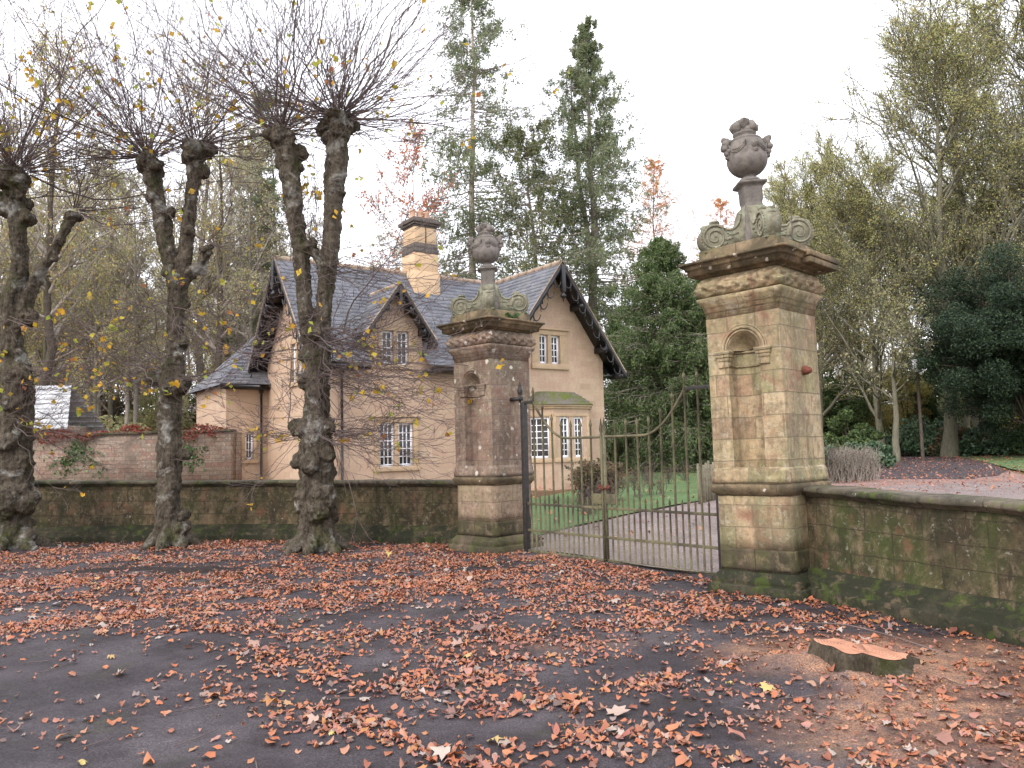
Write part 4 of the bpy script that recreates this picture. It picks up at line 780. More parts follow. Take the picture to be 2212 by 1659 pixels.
roof('lean_roof', [((-1.28, 2.15, 3.9), (3, 2.15, 3.9), (.75, 4.4, 6.1), (3, 4.4, 6.1), dict(n=16, flare=.06)), ((-1.28, 6.6, 3.9), (-1.28, 2.15, 3.9), (.75, 4.4, 6.1), (.75, 4.4, 6.11), dict(n=16)), ((3, 6.6, 3.9), (-1.28, 6.6, 3.9), (3, 4.4, 6.1), (.75, 4.4, 6.1), dict(n=16))], parent=house)
# ridges
def ridge(p0, p1, w=.11):
    p0, p1 = np.array(p0, float), np.array(p1, float); n = max(2, int(np.linalg.norm(p1 - p0) / .45)); P = []
    for i in range(n):
        a = p0 + (p1 - p0) * i / n; b = p0 + (p1 - p0) * (i + .97) / n; P.append(rough(tubes(np.array([a, b]), [w, w], 6, True), .006, 9, i))
    return build('ridge_stones', P, 'ridge', house)
ridge((-.16, 0, ZR - .03), (TW, 0, ZR - .03)); ridge((TW, -4.15, ZR - .03), (TW, HW, ZR - .03)); ridge((TDm, -2.96, ZD - .03), (TDm, -.9, ZD - .03), .08)
# black bargeboards with a carved lower edge, soffits and drop finials
def barge(f, half, zr, ze, depth_b, bw_=.21, pend=True, step=.52, ssz=1.):
    """f(a,z,d): a across the gable from the apex, d>0 towards the wall"""
    L = math.hypot(half, zr - ze); cs, sn = half / L, (zr - ze) / L
    for sg in (-1, 1):
        P = []; n = 60; top, bot = [], []
        for i in range(n + 1):
            s_ = i / n * (L + .06); a = sg * s_ * cs; z = zr - s_ * sn; ww = bw_ * (1 - .12 * math.cos(s_ / step * 2 * math.pi)) * .8
            top.append((a, z - .02)); bot.append((a - sg * ww * sn * .0, z - .02 - ww / cs * .72))
        V = np.array([f(a, z, d) for d in (-.03, .03) for a, z in top + bot[::-1]]); m = 2 * (n + 1); Fq = []
        for i in range(n): Fq += [(i, m - 1 - i, m - 2 - i, i + 1), (m + i, m + i + 1, 2 * m - 2 - i, 2 * m - 1 - i), (m - 1 - i, 2 * m - 1 - i, 2 * m - 2 - i, m - 2 - i), (i, i + 1, m + i + 1, m + i)]
        P.append((V, Fq))
        k = int(L / step)
        for j in range(1, k + 1):   # trefoil hooks
            s_ = j * step * .98; a = sg * s_ * cs; z = zr - s_ * sn - bw_ / cs * .72
            if s_ < .4: continue
            q2 = ssz; hk = [(a, z + .10), (a + sg * .05 * q2, z - .06 * q2), (a + sg * .02 * q2, z - .20 * q2), (a - sg * .10 * q2, z - .23 * q2), (a - sg * .20 * q2, z - .14 * q2), (a - sg * .24 * q2, z - .02 * q2)]
            P.append(tubes(spline([f(x, y, 0) for x, y in hk], 12), np.linspace(.034, .016, 12) * ssz, 6, True)); P.append(tubes(spline([f(a + sg * .01, z - .16 * q2, 0), f(a + sg * .05 * q2, z - .27 * q2, 0), f(a + sg * .01, z - .33 * q2, 0)], 6), np.linspace(.025, .008, 6) * ssz, 5, True))
        build('bargeboard', P, 'black', house, uv=False)
        so_ = []
        for d0, d1, zz in ((.03, depth_b, -.035),):
            V = np.array([f(0, zr + zz, d0), f(0, zr + zz, d1), f(sg * half, ze + zz, d1), f(sg * half, ze + zz, d0), f(0, zr + zz - .07, d0), f(0, zr + zz - .07, d1), f(sg * (half - .03), ze + zz - .07, d1), f(sg * (half - .03), ze + zz - .07, d0)])
            so_.append((V, [(0, 1, 2, 3), (7, 6, 5, 4), (0, 3, 7, 4), (1, 5, 6, 2), (3, 2, 6, 7), (0, 4, 5, 1)]))
        for fr_ in (.33, .72, .97):
            a = sg * half * fr_; z = zr - (zr - ze) * fr_; so_.append(fbox(f, a - .05, a + .05, z - .32, z - .12, .0, depth_b))
        build('soffit', so_, 'black', house, uv=False)
        build('verge_strip', [tubes(np.array([f(0, zr + .025, -.02), f(sg * (half + .02), ze + .01, -.02)]), [.022, .022], 4, True)], 'ridge', house)
    if pend:
        zb = zr - 1.25 * ssz; x, y, _ = f(0, 0, -.02); build('king_post', [box(x - .075 * ssz, x + .075 * ssz, y - .07 * ssz, y + .07 * ssz, zb + .2 * ssz, zr - .12)], 'black', house, uv=False, bevel=.01)
        build('drop_finial', [lathe([(.055 * ssz, zb + .3), (.055, zb + .25), (.075, zb + .22), (.045, zb + .18), (.05, zb + .14), (.10, zb + .09), (.105, zb + .05), (.06, zb), (.03, zb - .03), (.035, zb - .06), (.004, zb - .14)], 12, (x, y))], 'black', house, uv=False, smooth=False)
barge(lambda a, z, d: (TW + a, -4.16 + d, z), WW, ZR, ZE, .72)
barge(lambda a, z, d: (-.18 + d, a, z), HW, ZR, ZE, .60)
barge(lambda a, z, d: (TDm + a, -2.98 + d, z), WD, ZD, ZF, .47, .16, True, .36, .62)
# gutters, eaves boards, downpipes
def gut(p, q): return tubes(np.array([p, q], float), [.055, .055], 6, True)
for q_ in [gut((.02, -3.0, 4.12), (TDm - DW - .02, -3.0, 4.12)), gut((TDm + DW + .02, -3.0, 4.12), (TW - WW, -3.0, 4.12)), gut((-1.32, 2.08, 3.86), (0, 2.08, 3.86)), gut((TW + WW + .02, -4.0, 4.12), (TW + WW + .02, 2.9, 4.12)),
    box(.05, TDm - DW, -2.93, -2.5, 4.05, 4.12), box(TDm + DW, TW - WW, -2.93, -2.5, 4.05, 4.12), box(-1.22, .40, 2.18, 2.5, 3.78, 3.86), box(WR_, TW + WW - .03, -3.74, 2.5, 4.05, 4.12)]: build('gutter', [q_], 'black', house, uv=False)
for x, y, z1 in ((.98, -2.57, 4.1), (.18, 2.42, 3.86)): build('downpipe', [tubes(np.array([(x, y, 0), (x, y, z1)], float), [.04, .04], 8, True), box(x - .06, x + .06, y - .05, y + .05, z1 - .18, z1), box(x - .05, x + .05, y - .045, y + .05, 2.2, 2.24)], 'black', house, uv=False)
# rear left extension
Fe = lambda a, z, d: (a, 2.5 + d, z)
P = facewall([-.98, -.34, -.06, .43], 0, lambda t_: 3.95, [(-.34, -.06, 1.40, 2.33)], Fe) + [(np.array([(-.98, 2.5, 0), (-.98, 6.4, 0), (-.98, 6.4, 3.95), (-.98, 2.5, 3.95)], float), [(3, 2, 1, 0)])]
build('extension_wall', P, 'house', house); window(house, -.34, -.06, 1.40, 2.33, Fe, 2, 3); surround(house, [(-.34, -.06)], 1.40, 2.33, Fe, .12, .12)
# chimney
cx, cy = 5.02, -.15
def cb(h0, z0, z1, e=0.): return box(cx - h0, cx + h0, cy - h0 * .98, cy + h0 * .98, z0, z1)
chim = build('chimney', [rough(cb(.52, 6.0, 7.85), .004), rough(cb(.485, 7.85, 8.50), .003), rough(cb(.44, 8.86, 9.44), .003)], 'chimney', house, bevel=.02)
build('dark_band', [rough(cb(.492, 8.501, 8.66), .006), rough(cb(.47, 8.661, 8.86), .008)], 'chimdark', chim, bevel=.01)
build('chimney_groove', [box(cx - .02, cx + .02, cy - .445, cy - .40, 8.87, 9.43)], 'chimdark', chim)
build('chimney_cap', [rough(cb(.46, 9.441, 9.50), .005), rough(cb(.52, 9.50, 9.58), .008), rough(cb(.58, 9.58, 9.70), .012), rough(cb(.50, 9.70, 9.78), .012)], 'chimdark', chim, bevel=.015)
for i in range(3): build('chimney_pot', [lathe([(.12, 9.77), (.13, 9.80), (.11, 9.86), (.10, 10.05), (.12, 10.08), (.12, 10.12), (.09, 10.13), (.08, 9.9)], 14, (cx - .28 + .28 * i, cy))], 'pot', chim, smooth=True)

# ------------------------------------------------------------ garden wall, creeper, outbuilding
gwP = [(-9.22, 26.1), (-13, 26.6), (-18, 28.0), (-24, 28.8)]
root = empty('garden_wall', (-9.22, 26.1, 0), math.atan2(1.1, -15.1), 'tall grey pink stone garden wall joining the house behind the forecourt wall', 'wall')
Lg = math.hypot(15.1, 1.1); V, Fq = box(0, Lg, -.2, .2, 0, 2.33); build('wall_face', [box(0, Lg, -.2, .2, 0, 2.33), box(.0, .35, -1.3, -.201, 0, 2.33)], 'garden', root)
build('coping', [rough(box(i * .6, i * .6 + .59, -.27, .27, 2.332, 2.42), .012, 6, i) for i in range(int(Lg / .6))], 'coping', root, bevel=.015)
gw_u = np.array([-15.1, 1.1]) / Lg; gw_n = np.array([-gw_u[1], gw_u[0]]); gw_n = gw_n if gw_n[1] < 0 else -gw_n
def along(n, a0, a1, z0, z1, out, seed, clump=None):
    r = np.random.default_rng(seed); a = r.uniform(a0, a1, n); z = r.uniform(z0, z1, n); d = out + np.abs(r.normal(0, .06, n))
    return np.stack([-9.22 + gw_u[0] * a + gw_n[0] * d, 26.1 + gw_u[1] * a + gw_n[1] * d, z], 1)
P = along(9000, .3, Lg, 2.36, 2.66, .0, 5); a_ = np.hypot(P[:, 0] + 8.97, P[:, 1] - 26.1); P = P[(P[:, 2] < 2.46 + .12 * np.sin(a_ * 2.1) + .10 * np.sin(a_ * 5.3 + 1))]; P[:, :2] += np.random.default_rng(3).normal(0, .13, (len(P), 2))
P2_ = along(2600, .3, Lg, 2.05, 2.42, .3, 8); a_ = np.hypot(P2_[:, 0] + 8.97, P2_[:, 1] - 26.1); P2_ = P2_[P2_[:, 2] > 2.3 - .18 * np.sin(a_ * 1.3) - .1 * np.sin(a_ * 4.1)]
o = empty('creeper', (-12, 27.2, 2.4), 0, 'dark red creeper growing along the top of the garden wall', 'creeper')
build('leaves', leafquads(np.concatenate([P, P2_]), .085, 2), 'lf_creeper', o, uv=False, ).matrix_parent_inverse = Matrix.Translation((12, -27.2, -2.4))
for a0, n, zc, w, lb in ((5.2, 420, 1.6, .75, 'dark green ivy patch in the middle of the garden wall'), (1.4, 220, 1.75, .5, 'small ivy trail on the garden wall beside the house'), (7.2, 200, 2.15, .7, 'ivy hanging below the coping at the middle of the garden wall')):
    r = np.random.default_rng(int(a0 * 10)); a = a0 + r.normal(0, w * .6, n); z = zc + r.normal(0, .28, n) + .3 * np.sin(a * 4); d = .22 + np.abs(r.normal(0, .06, n)); Pv = np.stack([-9.22 + gw_u[0] * a + gw_n[0] * d, 26.1 + gw_u[1] * a + gw_n[1] * d, z], 1)
    o = build('ivy', leafquads(Pv, .10, 3), 'lf_ivy', uv=False); tag(o, lb, 'ivy')
shed = empty('shed', (-18.9, 31.5, 0), R(8), 'small outbuilding with a white lichened slate roof behind the garden wall', 'shed')
build('wall', [box(-2.2, 1.2, -1.4, 2.2, 0, 2.9)], 'garden', shed); roof('roof', [((-2.4, -1.7, 2.7), (1.75, -1.7, 2.7), (-2.4, .4, 4.55), (1.05, .4, 4.55), dict(n=9, th=.05)), ((-2.4, 2.5, 2.7), (1.75, 2.5, 2.7), (-2.4, .4, 4.55), (1.05, .4, 4.55), dict(n=9, th=.05))], 'slate_white', shed)
# ------------------------------------------------------------ trees
def spawn(P, Rr, cnt, seed, t0, t1, ln, ang, k=5, up=.15, rr=.55, wob=.12, lenfall=.5):
    """children of polylines P [n,k0,3]; returns [n*cnt,k,3],[n*cnt,k]"""
    r = np.random.default_rng(seed); n, k0 = P.shape[:2]; t_ = r.uniform(t0, t1, (n, cnt)) * (k0 - 1); i = np.minimum(t_.astype(int), k0 - 2); f = (t_ - i)[..., None]
    ix = np.arange(n)[:, None]; A = P[ix, i]; Bp = P[ix, i + 1]; S = (A * (1 - f) + Bp * f).reshape(-1, 3); T = (Bp - A).reshape(-1, 3); T /= np.linalg.norm(T, axis=1, keepdims=True) + 1e-9
    r0 = (Rr[ix, i] * (1 - f[..., 0]) + Rr[ix, i + 1] * f[..., 0]).reshape(-1)
    q = r.normal(size=S.shape); q -= T * (q * T).sum(1, keepdims=True); q /= np.linalg.norm(q, axis=1, keepdims=True) + 1e-9
    a = (ang + r.normal(0, .18, len(S)))[:, None]; D = T * np.cos(a) + q * np.sin(a); pl = np.linalg.norm(P[:, -1] - P[:, 0], axis=1)
    L = (pl[:, None] * ln * (1 - lenfall * t_ / (k0 - 1)) * r.uniform(.6, 1.25, (n, cnt))).reshape(-1)
    u = np.linspace(0, 1, k); C = S[:, None] + D[:, None] * (L[:, None] * u)[..., None]; C[..., 2] += up * L[:, None] * u ** 2
    C += r.normal(0, 1, C.shape) * (wob * L / k)[:, None, None] * u[None, :, None]
    rad = np.minimum(r0 * rr, L * .05)[:, None] * (1 - .8 * u)[None]
    return C, np.maximum(rad, .0035)
def bgtree(name, h, r0, seed, bk, tw, lf, nleaf, cb=.3, spread=.33, lsize=.11, ang=.85, lean=0., n1=26, n2=9, n3=6, up=.25, fill=0, mesh_only=False, twr=.010, shape=None):
    """bare-ish broadleaf: trunk child and crown child (limbs, twigs, sparse leaves)"""
    r = np.random.default_rng(seed); k = 14; u = np.linspace(0, 1, k); wv = np.cumsum(r.normal(0, .012 * h, (k, 2)), axis=0) * .35
    T = np.stack([wv[:, 0] + lean * h * u ** 1.5, wv[:, 1], h * .94 * u - .3], 1); TR = r0 * (1 - .93 * u ** .9); TR[0] *= 1.5
    B1, R1 = spawn(T[None], TR[None], n1, seed + 1, cb, .97, spread, ang, 8, up, .55, .22, .55)
    B2, R2 = spawn(B1, R1, n2, seed + 2, .2, .98, .42, .75, 5, .15, .6, .3)
    B3, R3 = spawn(B2, R2, n3, seed + 3, .15, 1., .55, .7, 4, .1, .6, .3)
    R3 = np.maximum(R3, twr); R2 = np.maximum(R2, twr * 1.5)
    root = empty(name)
    build('trunk', [tubes(T, TR, 9)], bk, root, uv=False, smooth=True)
    cr = build('crown', [tubes(B1, R1, 5), tubes(B2, R2, 3), tubes(B3, R3, 3)], tw, root, uv=False)
    if nleaf:
        tips = B3[:, 1:].reshape(-1, 3); q = tips[r.integers(0, len(tips), nleaf)] + r.normal(0, .12, (nleaf, 3)); build('leaves', leafquads(q, lsize, seed), lf, cr, uv=False)
    return root
def place(proto, x, y, s, rz, label, cat, group, sz=None, first={}):
    if proto.name not in first: first[proto.name] = 1; o = proto
    else: o = copy_tree(proto)
    o.location = (x, y, float(H(x, y)) - .02); o.rotation_euler = (0, 0, rz); o.scale = (s, s, sz or s); return tag(o, label, cat, group)
# woodland behind and left of the house
pr = [bgtree('woodland_tree', 17, .17, 101, 'bark_grey', 'twig_bg', 'lf_olive', 3200, .35, .22, .10, n1=22), bgtree('woodland_tree', 20, .24, 102, 'bark_dark', 'twig_bg', 'lf_gold', 3200, .3, .24, .11, n1=26),
      bgtree('woodland_tree', 18, .14, 103, 'bark_pale', 'twig_bg', 'lf_olive', 700, .45, .18, .10, n1=20), bgtree('woodland_tree', 15, .15, 104, 'bark_green', 'twig_bg', 'lf_gold', 5200, .18, .28, .11, n1=28),
      bgtree('woodland_tree', 22, .27, 105, 'bark_grey', 'twig_bg', 'lf_olive', 1000, .4, .24, .10, n1=24, lean=.02)]
kinds = ['slender grey trunked tree with olive leaves', 'dark trunked tree with golden leaves', 'pale thin trunked nearly bare tree', 'greenish bushy tree hung with golden leaves', 'tall grey nearly bare tree']
r = random.Random(5)
def wood(n, reg, group, where, seed, weights, smin=.8, smax=1.15):
    r = random.Random(seed); pts = []; tries = 0
    while len(pts) < n and tries < 5000:
        tries += 1; x, y = reg(r)
        if all((x - a) ** 2 + (y - b) ** 2 > 2.6 for a, b in pts): pts.append((x, y))
    for x, y in sorted(pts, key=lambda p: p[1]):
        k = r.choices(range(5), weights)[0]; place(pr[k], x, y, r.uniform(smin, smax), r.uniform(0, 6.28), kinds[k] + ' ' + where, 'tree', kinds[k] + ' ' + group)
def wedge(u0, u1, y0, y1): return lambda r: (lambda y: (r.uniform(u0, u1) * y, y))(r.uniform(y0, y1))
wood(58, wedge(-.72, -.50, 34, 80), 'in the far left wood', 'in the wood behind the garden wall', 1, (3, 2, 4, 4, 1), .85, 1.15)
wood(58, wedge(-.52, -.26, 38, 90), 'in the left wood', 'in the wood left of the house chimney', 2, (3, 3, 4, 3, 1), .9, 1.2)
wood(14, wedge(-.26, -.06, 46, 72), 'behind the house', 'in the wood right behind the house roof', 3, (2, 1, 1, 4, 0), .8, .95)
# low woodland undergrowth, filling the view between the trunks
def bushmesh(name, parts_fn, seed): ...
def bush(name, loc, rad, n, ls, mat, label, cat, group=None, seed=0, lumps=26, core=None, stems=True, zmin=0.):
    r = np.random.default_rng(seed); root = empty(name, (loc[0], loc[1], float(H(loc[0], loc[1])) + zmin), 0, label, cat, group); rx, ry, rz = rad
    d = r.normal(size=(lumps, 3)); d /= np.linalg.norm(d, axis=1, keepdims=True); d[:, 2] = np.abs(d[:, 2]); c = d * np.array([rx, ry, rz]) * r.uniform(.45, .95, (lumps, 1)); cr = r.uniform(.16, .36, lumps) * min(rx, rz)
    i = r.integers(0, lumps, n); q = r.normal(size=(n, 3)); q /= np.linalg.norm(q, axis=1, keepdims=True); q[:, 2] = q[:, 2] * .75
    P = c[i] + q * (cr[i] * r.uniform(.55, 1.08, n) ** .5)[:, None]; P = P[P[:, 2] > .02]
    build('foliage', leafquads(P, ls, seed), mat, root, uv=False)
    if stems:
        S = np.stack([np.zeros((lumps, 3)) + r.normal(0, .12 * rx, (lumps, 3)) * [1, 1, 0], c * .5 + r.normal(0, .1, (lumps, 3)) * [1, 1, 0], c], 1); build('stems', tubes(S, np.tile([.04, .025, .01], (lumps, 1)), 4), 'bark_dark', root, uv=False)
    return root
r = random.Random(11)
for i in range(34):
    y = r.uniform(33, 58); u = r.uniform(-.70, -.30); bush('bush', (u * y, y), (r.uniform(1.6, 3), 1.6, r.uniform(1.8, 4.2)), 3000, .17, r.choice(['lf_olive', 'lf_gold', 'lf_brown', 'lf_olive']), 'yellowing undergrowth bush among the trunks of the left wood', 'bush', 'undergrowth of the left wood', 100 + i)
for i in range(10):
    u = -.66 + .034 * i; y = r.uniform(46, 52); bush('bush', (u * y, y), (3.0, 1.8, r.uniform(5.0, 6.5)), 16000, .17, ['lf_olive', 'lf_cypress', 'lf_brown'][i % 3], 'dense low undergrowth just above the creeper on the garden wall', 'bush', 'low undergrowth behind the garden wall', 950 + i, lumps=70)
for i in range(44):
    y = r.uniform(62, 92); u = -.74 + .78 * i / 44 + r.uniform(-.02, .02); bush('bush', (u * y, y), (4.2, 2, r.uniform(3.5, 6.5)), 9000, .30, r.choice(['lf_olive', 'lf_gold', 'lf_cypress', 'lf_brown']), 'far undergrowth bush closing the gaps between the distant trunks of the wood', 'bush', 'far undergrowth of the wood', 900 + i)
# conifers
def conifer(name, h, r0, wmax, seed, mat, nb, tips, label, group=None, loc=(0, 0), base=.12, prof=None, droop=.22, bk='bark_grey', ls=.26, twm='twig_bg', fork=False, upt=.12, light=1.):
    ls *= .66; tips = int(tips * 1.9); nb = int(nb * .85)
    r = np.random.default_rng(seed); root = empty(name, (loc[0], loc[1], float(H(*loc[:2]))), 0, label, 'tree', group)
    k = 16; u = np.linspace(0, 1, k); T = np.stack([np.cumsum(r.normal(0, .004 * h, k)), np.cumsum(r.normal(0, .004 * h, k)), u * h - .2], 1); TR = r0 * (1 - .96 * u); TR[0] *= 1.3
    tp = [tubes(T, TR, 9)]
    if fork: T2 = T[6:].copy(); T2[:, 0] -= np.linspace(0, 1.1, len(T2)) ** .6 * 1.0; T2[:, 2] = T2[0, 2] + (T2[:, 2] - T2[0, 2]) * .86; tp.append(tubes(T2, TR[6:] * .8, 7))
    build('trunk', tp, bk, root, uv=False, smooth=True)
    f = r.uniform(base, .995, nb) ** .9; f = np.sort(f); az = r.uniform(0, 2 * np.pi, nb); w = np.array([prof(x) if prof else (1 - x) for x in f]) * wmax * r.uniform(.55, 1.18, nb) + .12
    i = np.clip((f * (k - 1)).astype(int), 0, k - 2); S = T[i] + (T[i + 1] - T[i]) * (f * (k - 1) - i)[:, None]
    s = np.linspace(0, 1, 8); dr = droop * (1.15 - f); B = S[:, None] + np.stack([np.cos(az)[:, None] * w[:, None] * s, np.sin(az)[:, None] * w[:, None] * s, w[:, None] * (-dr[:, None] * s + upt * s ** 2.2 + (f[:, None] ** 3) * .5 * s)], -1)
    B[:, 1:] += r.normal(0, .05, B[:, 1:].shape); R_ = np.maximum(.035 * w[:, None] / wmax * (1 - .85 * s), .008) * 1.2
    C, RC = spawn(B, R_, 9, seed + 1, .15, 1., .34, .8, 4, -.25, .6, .2, .45)
    cr = build('crown', [tubes(B, R_, 4), tubes(C, np.maximum(RC, .008), 3)], twm, root, uv=False)
    Q = np.concatenate([C[:, 1:].reshape(-1, 3), B[:, 3:].reshape(-1, 3)]); Q = Q[r.integers(0, len(Q), tips)] + r.normal(0, .06, (tips, 3)); Q[:, 2] -= np.abs(r.normal(0, .17, tips)) * light
    build('needles', leafquads(Q, ls, seed, .38), mat, cr, uv=False); return root
conifer('spruce_tree', 31, .32, 4.6, 201, 'lf_spruce', 360, 24000, 'tall spruce with a straight pale trunk rising above the chimney out of the frame', loc=(-2.15, 45), prof=lambda x: min(1, .12 + 2.2 * (1 - x)) * (.75 + .25 * math.sin(x * 40)), bk='bark_pale', droop=.35)
conifer('spruce_tree', 26.6, .40, 4.9, 202, 'lf_spruce', 420, 42000, 'broad forked spruce behind the right gable of the house', loc=(4.75, 45), prof=lambda x: min(1., .03 + 2.3 * (1 - x)) * (.82 + .18 * math.sin(x * 33)), fork=True, droop=.2)
conifer('spruce_tree', 19.5, .25, 3.6, 203, 'lf_spruce_pale', 280, 17000, 'loose pale green conifer between the two tall spruces', loc=(1.3, 43), prof=lambda x: min(1, .35 + 1.2 * (1 - x) ** .8), droop=.3)
conifer('spruce_tree', 24, .25, 2.6, 208, 'lf_spruce', 260, 12000, 'narrow dark spruce seen through the pollarded trees left of the house', loc=(-15.3, 48), prof=lambda x: .3 + .8 * (1 - x), droop=.3)
conifer('spruce_tree', 16, .2, 2.4, 209, 'lf_spruce', 200, 9000, 'small dark conifer just left of the house gable', loc=(-12.6, 42), prof=lambda x: .2 + .8 * (1 - x), droop=.3)
conifer('larch_tree', 23.5, .22, 5.2, 204, 'lf_orange', 300, 15000, 'thin orange larch between the house gable and the near pier', loc=(11.4, 60), prof=lambda x: min(1, .06 + 2.2 * (1 - x)), ls=.16, bk='bark_grey', twm='twig_orange', droop=.05, light=.2)
conifer('larch_tree', 20, .2, 5.0, 205, 'lf_orange', 300, 13000, 'orange larch tops showing just left of the near pier', loc=(15.6, 60), prof=lambda x: min(1, .06 + 2.2 * (1 - x)), ls=.16, twm='twig_orange', droop=.05, light=.2)
conifer('cypress_tree', 11.2, .22, 3.4, 206, 'lf_cypress', 520, 60000, 'dense green drooping evergreen between the house and the near pier', loc=(7.2, 37), base=.03, prof=lambda x: min(1, .05 + 2.6 * (1 - x)) * (.6 + .4 * math.sin(x * 19) ** 2), ls=.2, droop=.42, bk='bark_dark')
conifer('cypress_tree', 9.8, .2, 2.8, 216, 'lf_cypress', 420, 40000, 'bushy green evergreen just right of the tallest one beside the house', loc=(8.9, 36.6), base=.03, prof=lambda x: min(1, .05 + 2.2 * (1 - x)), ls=.2, droop=.42, bk='bark_dark')
conifer('cypress_tree', 9.2, .2, 2.6, 207, 'lf_cypress', 380, 36000, 'shorter green evergreen close behind the near pier', loc=(9.9, 38), base=.03, prof=lambda x: min(1, .03 + 1.6 * (1 - x)), ls=.22, droop=.42, bk='bark_dark')
conifer('cypress_tree', 7.5, .2, 2.2, 210, 'lf_cypress', 300, 24000, 'low evergreen tucked behind the right wall of the house', loc=(5.3, 40), base=.03, prof=lambda x: min(1, .03 + 1.6 * (1 - x)), ls=.22, droop=.42, bk='bark_dark')
# red maple above the chimney, yellowing trees behind
tr = bgtree('maple_tree', 17.5, .16, 301, 'bark_dark', 'twig_bg', 'lf_red', 2600, .4, .27, .14, n1=24); place(tr, -5.0, 41, 1., .4, 'red leaved maple behind the chimney', 'tree', None)
tr = bgtree('broadleaf_tree', 17, .18, 302, 'bark_grey', 'twig_bg', 'lf_gold', 3500, .2, .3, .14, n1=26); place(tr, 1.6, 49, 1., 1.4, 'thin yellowing tree between the tall spruces', 'tree', None)
# right hand trees
rt = [bgtree('park_tree', 25, .38, 401, 'bark_green', 'bark_green', 'lf_right', 30000, .16, .38, .095, n1=46, n2=13, n3=8, ang=.75, up=.35, twr=.014), bgtree('park_tree', 23, .30, 402, 'bark_green', 'bark_green', 'lf_right', 34000, .14, .38, .10, n1=44, n2=13, n3=8, ang=.8, up=.3, lean=-.03, twr=.014)]
kr = ['tall olive leaved tree', 'thin golden leaved tree']
for k, x, y, s, rz, w in ((0, 25.3, 46, 1.04, .3, 'right of the near pier, highest against the sky'), (0, 29.0, 49, 1.15, 4.4, 'close behind the highest tree on the right'), (1, 21.0, 55, .95, 2.2, 'above the clipped hedge'), (0, 32.0, 46, 1.25, 2.3, 'at the right edge of the frame'), (1, 22.2, 48, .80, 1.1, 'right of the near pier over the road'), (1, 23.5, 62, .93, 4.1, 'far behind the near pier urn'),
                       (1, 30, 66, .98, .2, 'in the far row right of the pier'), (0, 38, 64, .9, 5.2, 'in the back row above the dark yew'), (1, 29.5, 52, .8, 3.3, 'behind the dark yew'), (1, 19.5, 66, .80, 5.6, 'just left of the near pier finial, far away'), (0, 35, 54, 1.0, 1.3, 'behind the yew near the frame edge')):
    place(rt[k], x, y, s, rz, kr[k] + ' ' + w, 'tree', None)
wood(46, wedge(.34, .74, 60, 100), 'in the right wood', 'in the far wood beyond the drive', 6, (2, 2, 1, 5, 0), .6, .85)
wood(12, wedge(.17, .38, 66, 95), 'in the wood beyond the gates', 'in the far wood beyond the gates', 7, (1, 1, 1, 5, 0), .55, .8)
# dark yew at the right edge
def yew(loc, rad, seed, label, n=60000, mat='lf_yew', ls=.13, tz=.9, trunk=.32):
    r = np.random.default_rng(seed); root = empty('yew_tree', (loc[0], loc[1], float(H(*loc))), 0, label, 'tree'); m = 230
    d = r.normal(size=(m, 3)); d /= np.linalg.norm(d, axis=1, keepdims=True); c = d * np.array(rad) * r.uniform(.35, .92, (m, 1)) + [0, 0, rad[2] + tz]; cr = r.uniform(.07, .17, m) * rad[0]
    i = r.integers(0, m, n); q = r.normal(size=(n, 3)); q /= np.linalg.norm(q, axis=1, keepdims=True); q[:, 2] *= .8; P = c[i] + q * (cr[i] * r.random(n) ** .4)[:, None] * 1.25; P = P[P[:, 2] > .4]
    build('trunk', [tubes(spline([(0, 0, -.2), (.1, 0, 1.2), (-.1, .1, rad[2]), (0, 0, rad[2] * 1.7)], 8), np.linspace(trunk, .08, 8), 9)], 'bark_dark', root, uv=False, smooth=True)
    S = np.stack([np.array([0, 0, 1.]) + np.zeros((m, 3)) + np.stack([0 * cr, 0 * cr, r.uniform(0, rad[2], m)], 1), c * [.5, .5, 1] - [0, 0, .3], c], 1); cw = build('crown', [tubes(S, np.tile([.09, .05, .015], (m, 1)), 4)], 'bark_dark', root, uv=False)
    build('needles', leafquads(P, ls, seed, .4), mat, cw, uv=False)
yew((26.0, 40), (5.6, 4.6, 5.0), 501, 'huge dark yew at the right edge over the drive', 240000, tz=.9)
yew((32, 42), (5.2, 4, 4.6), 502, 'second dark yew filling the right edge of the frame', 130000, tz=.2)
# rhododendrons, hedge, roses, bay bush
r = random.Random(3)
for i, (u, y, w, h_, m) in enumerate([(.455, 51, 2.4, 2.0, 'lf_laurel'), (.50, 50, 2.6, 2.6, 'lf_laurel'), (.535, 49, 2.3, 2.3, 'lf_laurel'), (.57, 47.5, 2.2, 1.9, 'lf_brown'), (.605, 46, 2.4, 2.2, 'lf_laurel'), (.645, 45.5, 2.4, 2.0, 'lf_cypress'), (.43, 44, 1.8, 3.0, 'lf_cypress'), (.445, 36, 1.1, 1.7, 'lf_laurel'), (.30, 58, 3, 2.4, 'lf_gold'), (.35, 60, 3, 2.8, 'lf_olive'), (.24, 60, 3, 2, 'lf_laurel'), (.20, 60, 3, 1.8, 'lf_brown'), (.70, 46, 2.4, 2., 'lf_laurel')]):
    bush('rhododendron_bush' if m == 'lf_laurel' else 'bush', (u * y, y), (w, 1.8, h_), 5200, .16, m, ['blue green evergreen bush nearest the near pier beyond the drive', 'tallest blue green bush beyond the drive', 'blue green bush behind the lamp post', 'brown tinged bush beyond the drive left of the yew trunk', 'evergreen bush below the left side of the yew', 'mid green bush under the yew', 'bright green bush just right of the near pier', 'small blue green bush between pier and clipped hedge', 'golden bush glimpsed past the near pier', 'olive bush far down the drive', 'far evergreen bush seen through the gates', 'brownish far bush seen through the gates', 'evergreen bush at the far right under the yew'][i], 'bush', 'bushes beyond the drive', 600 + i)
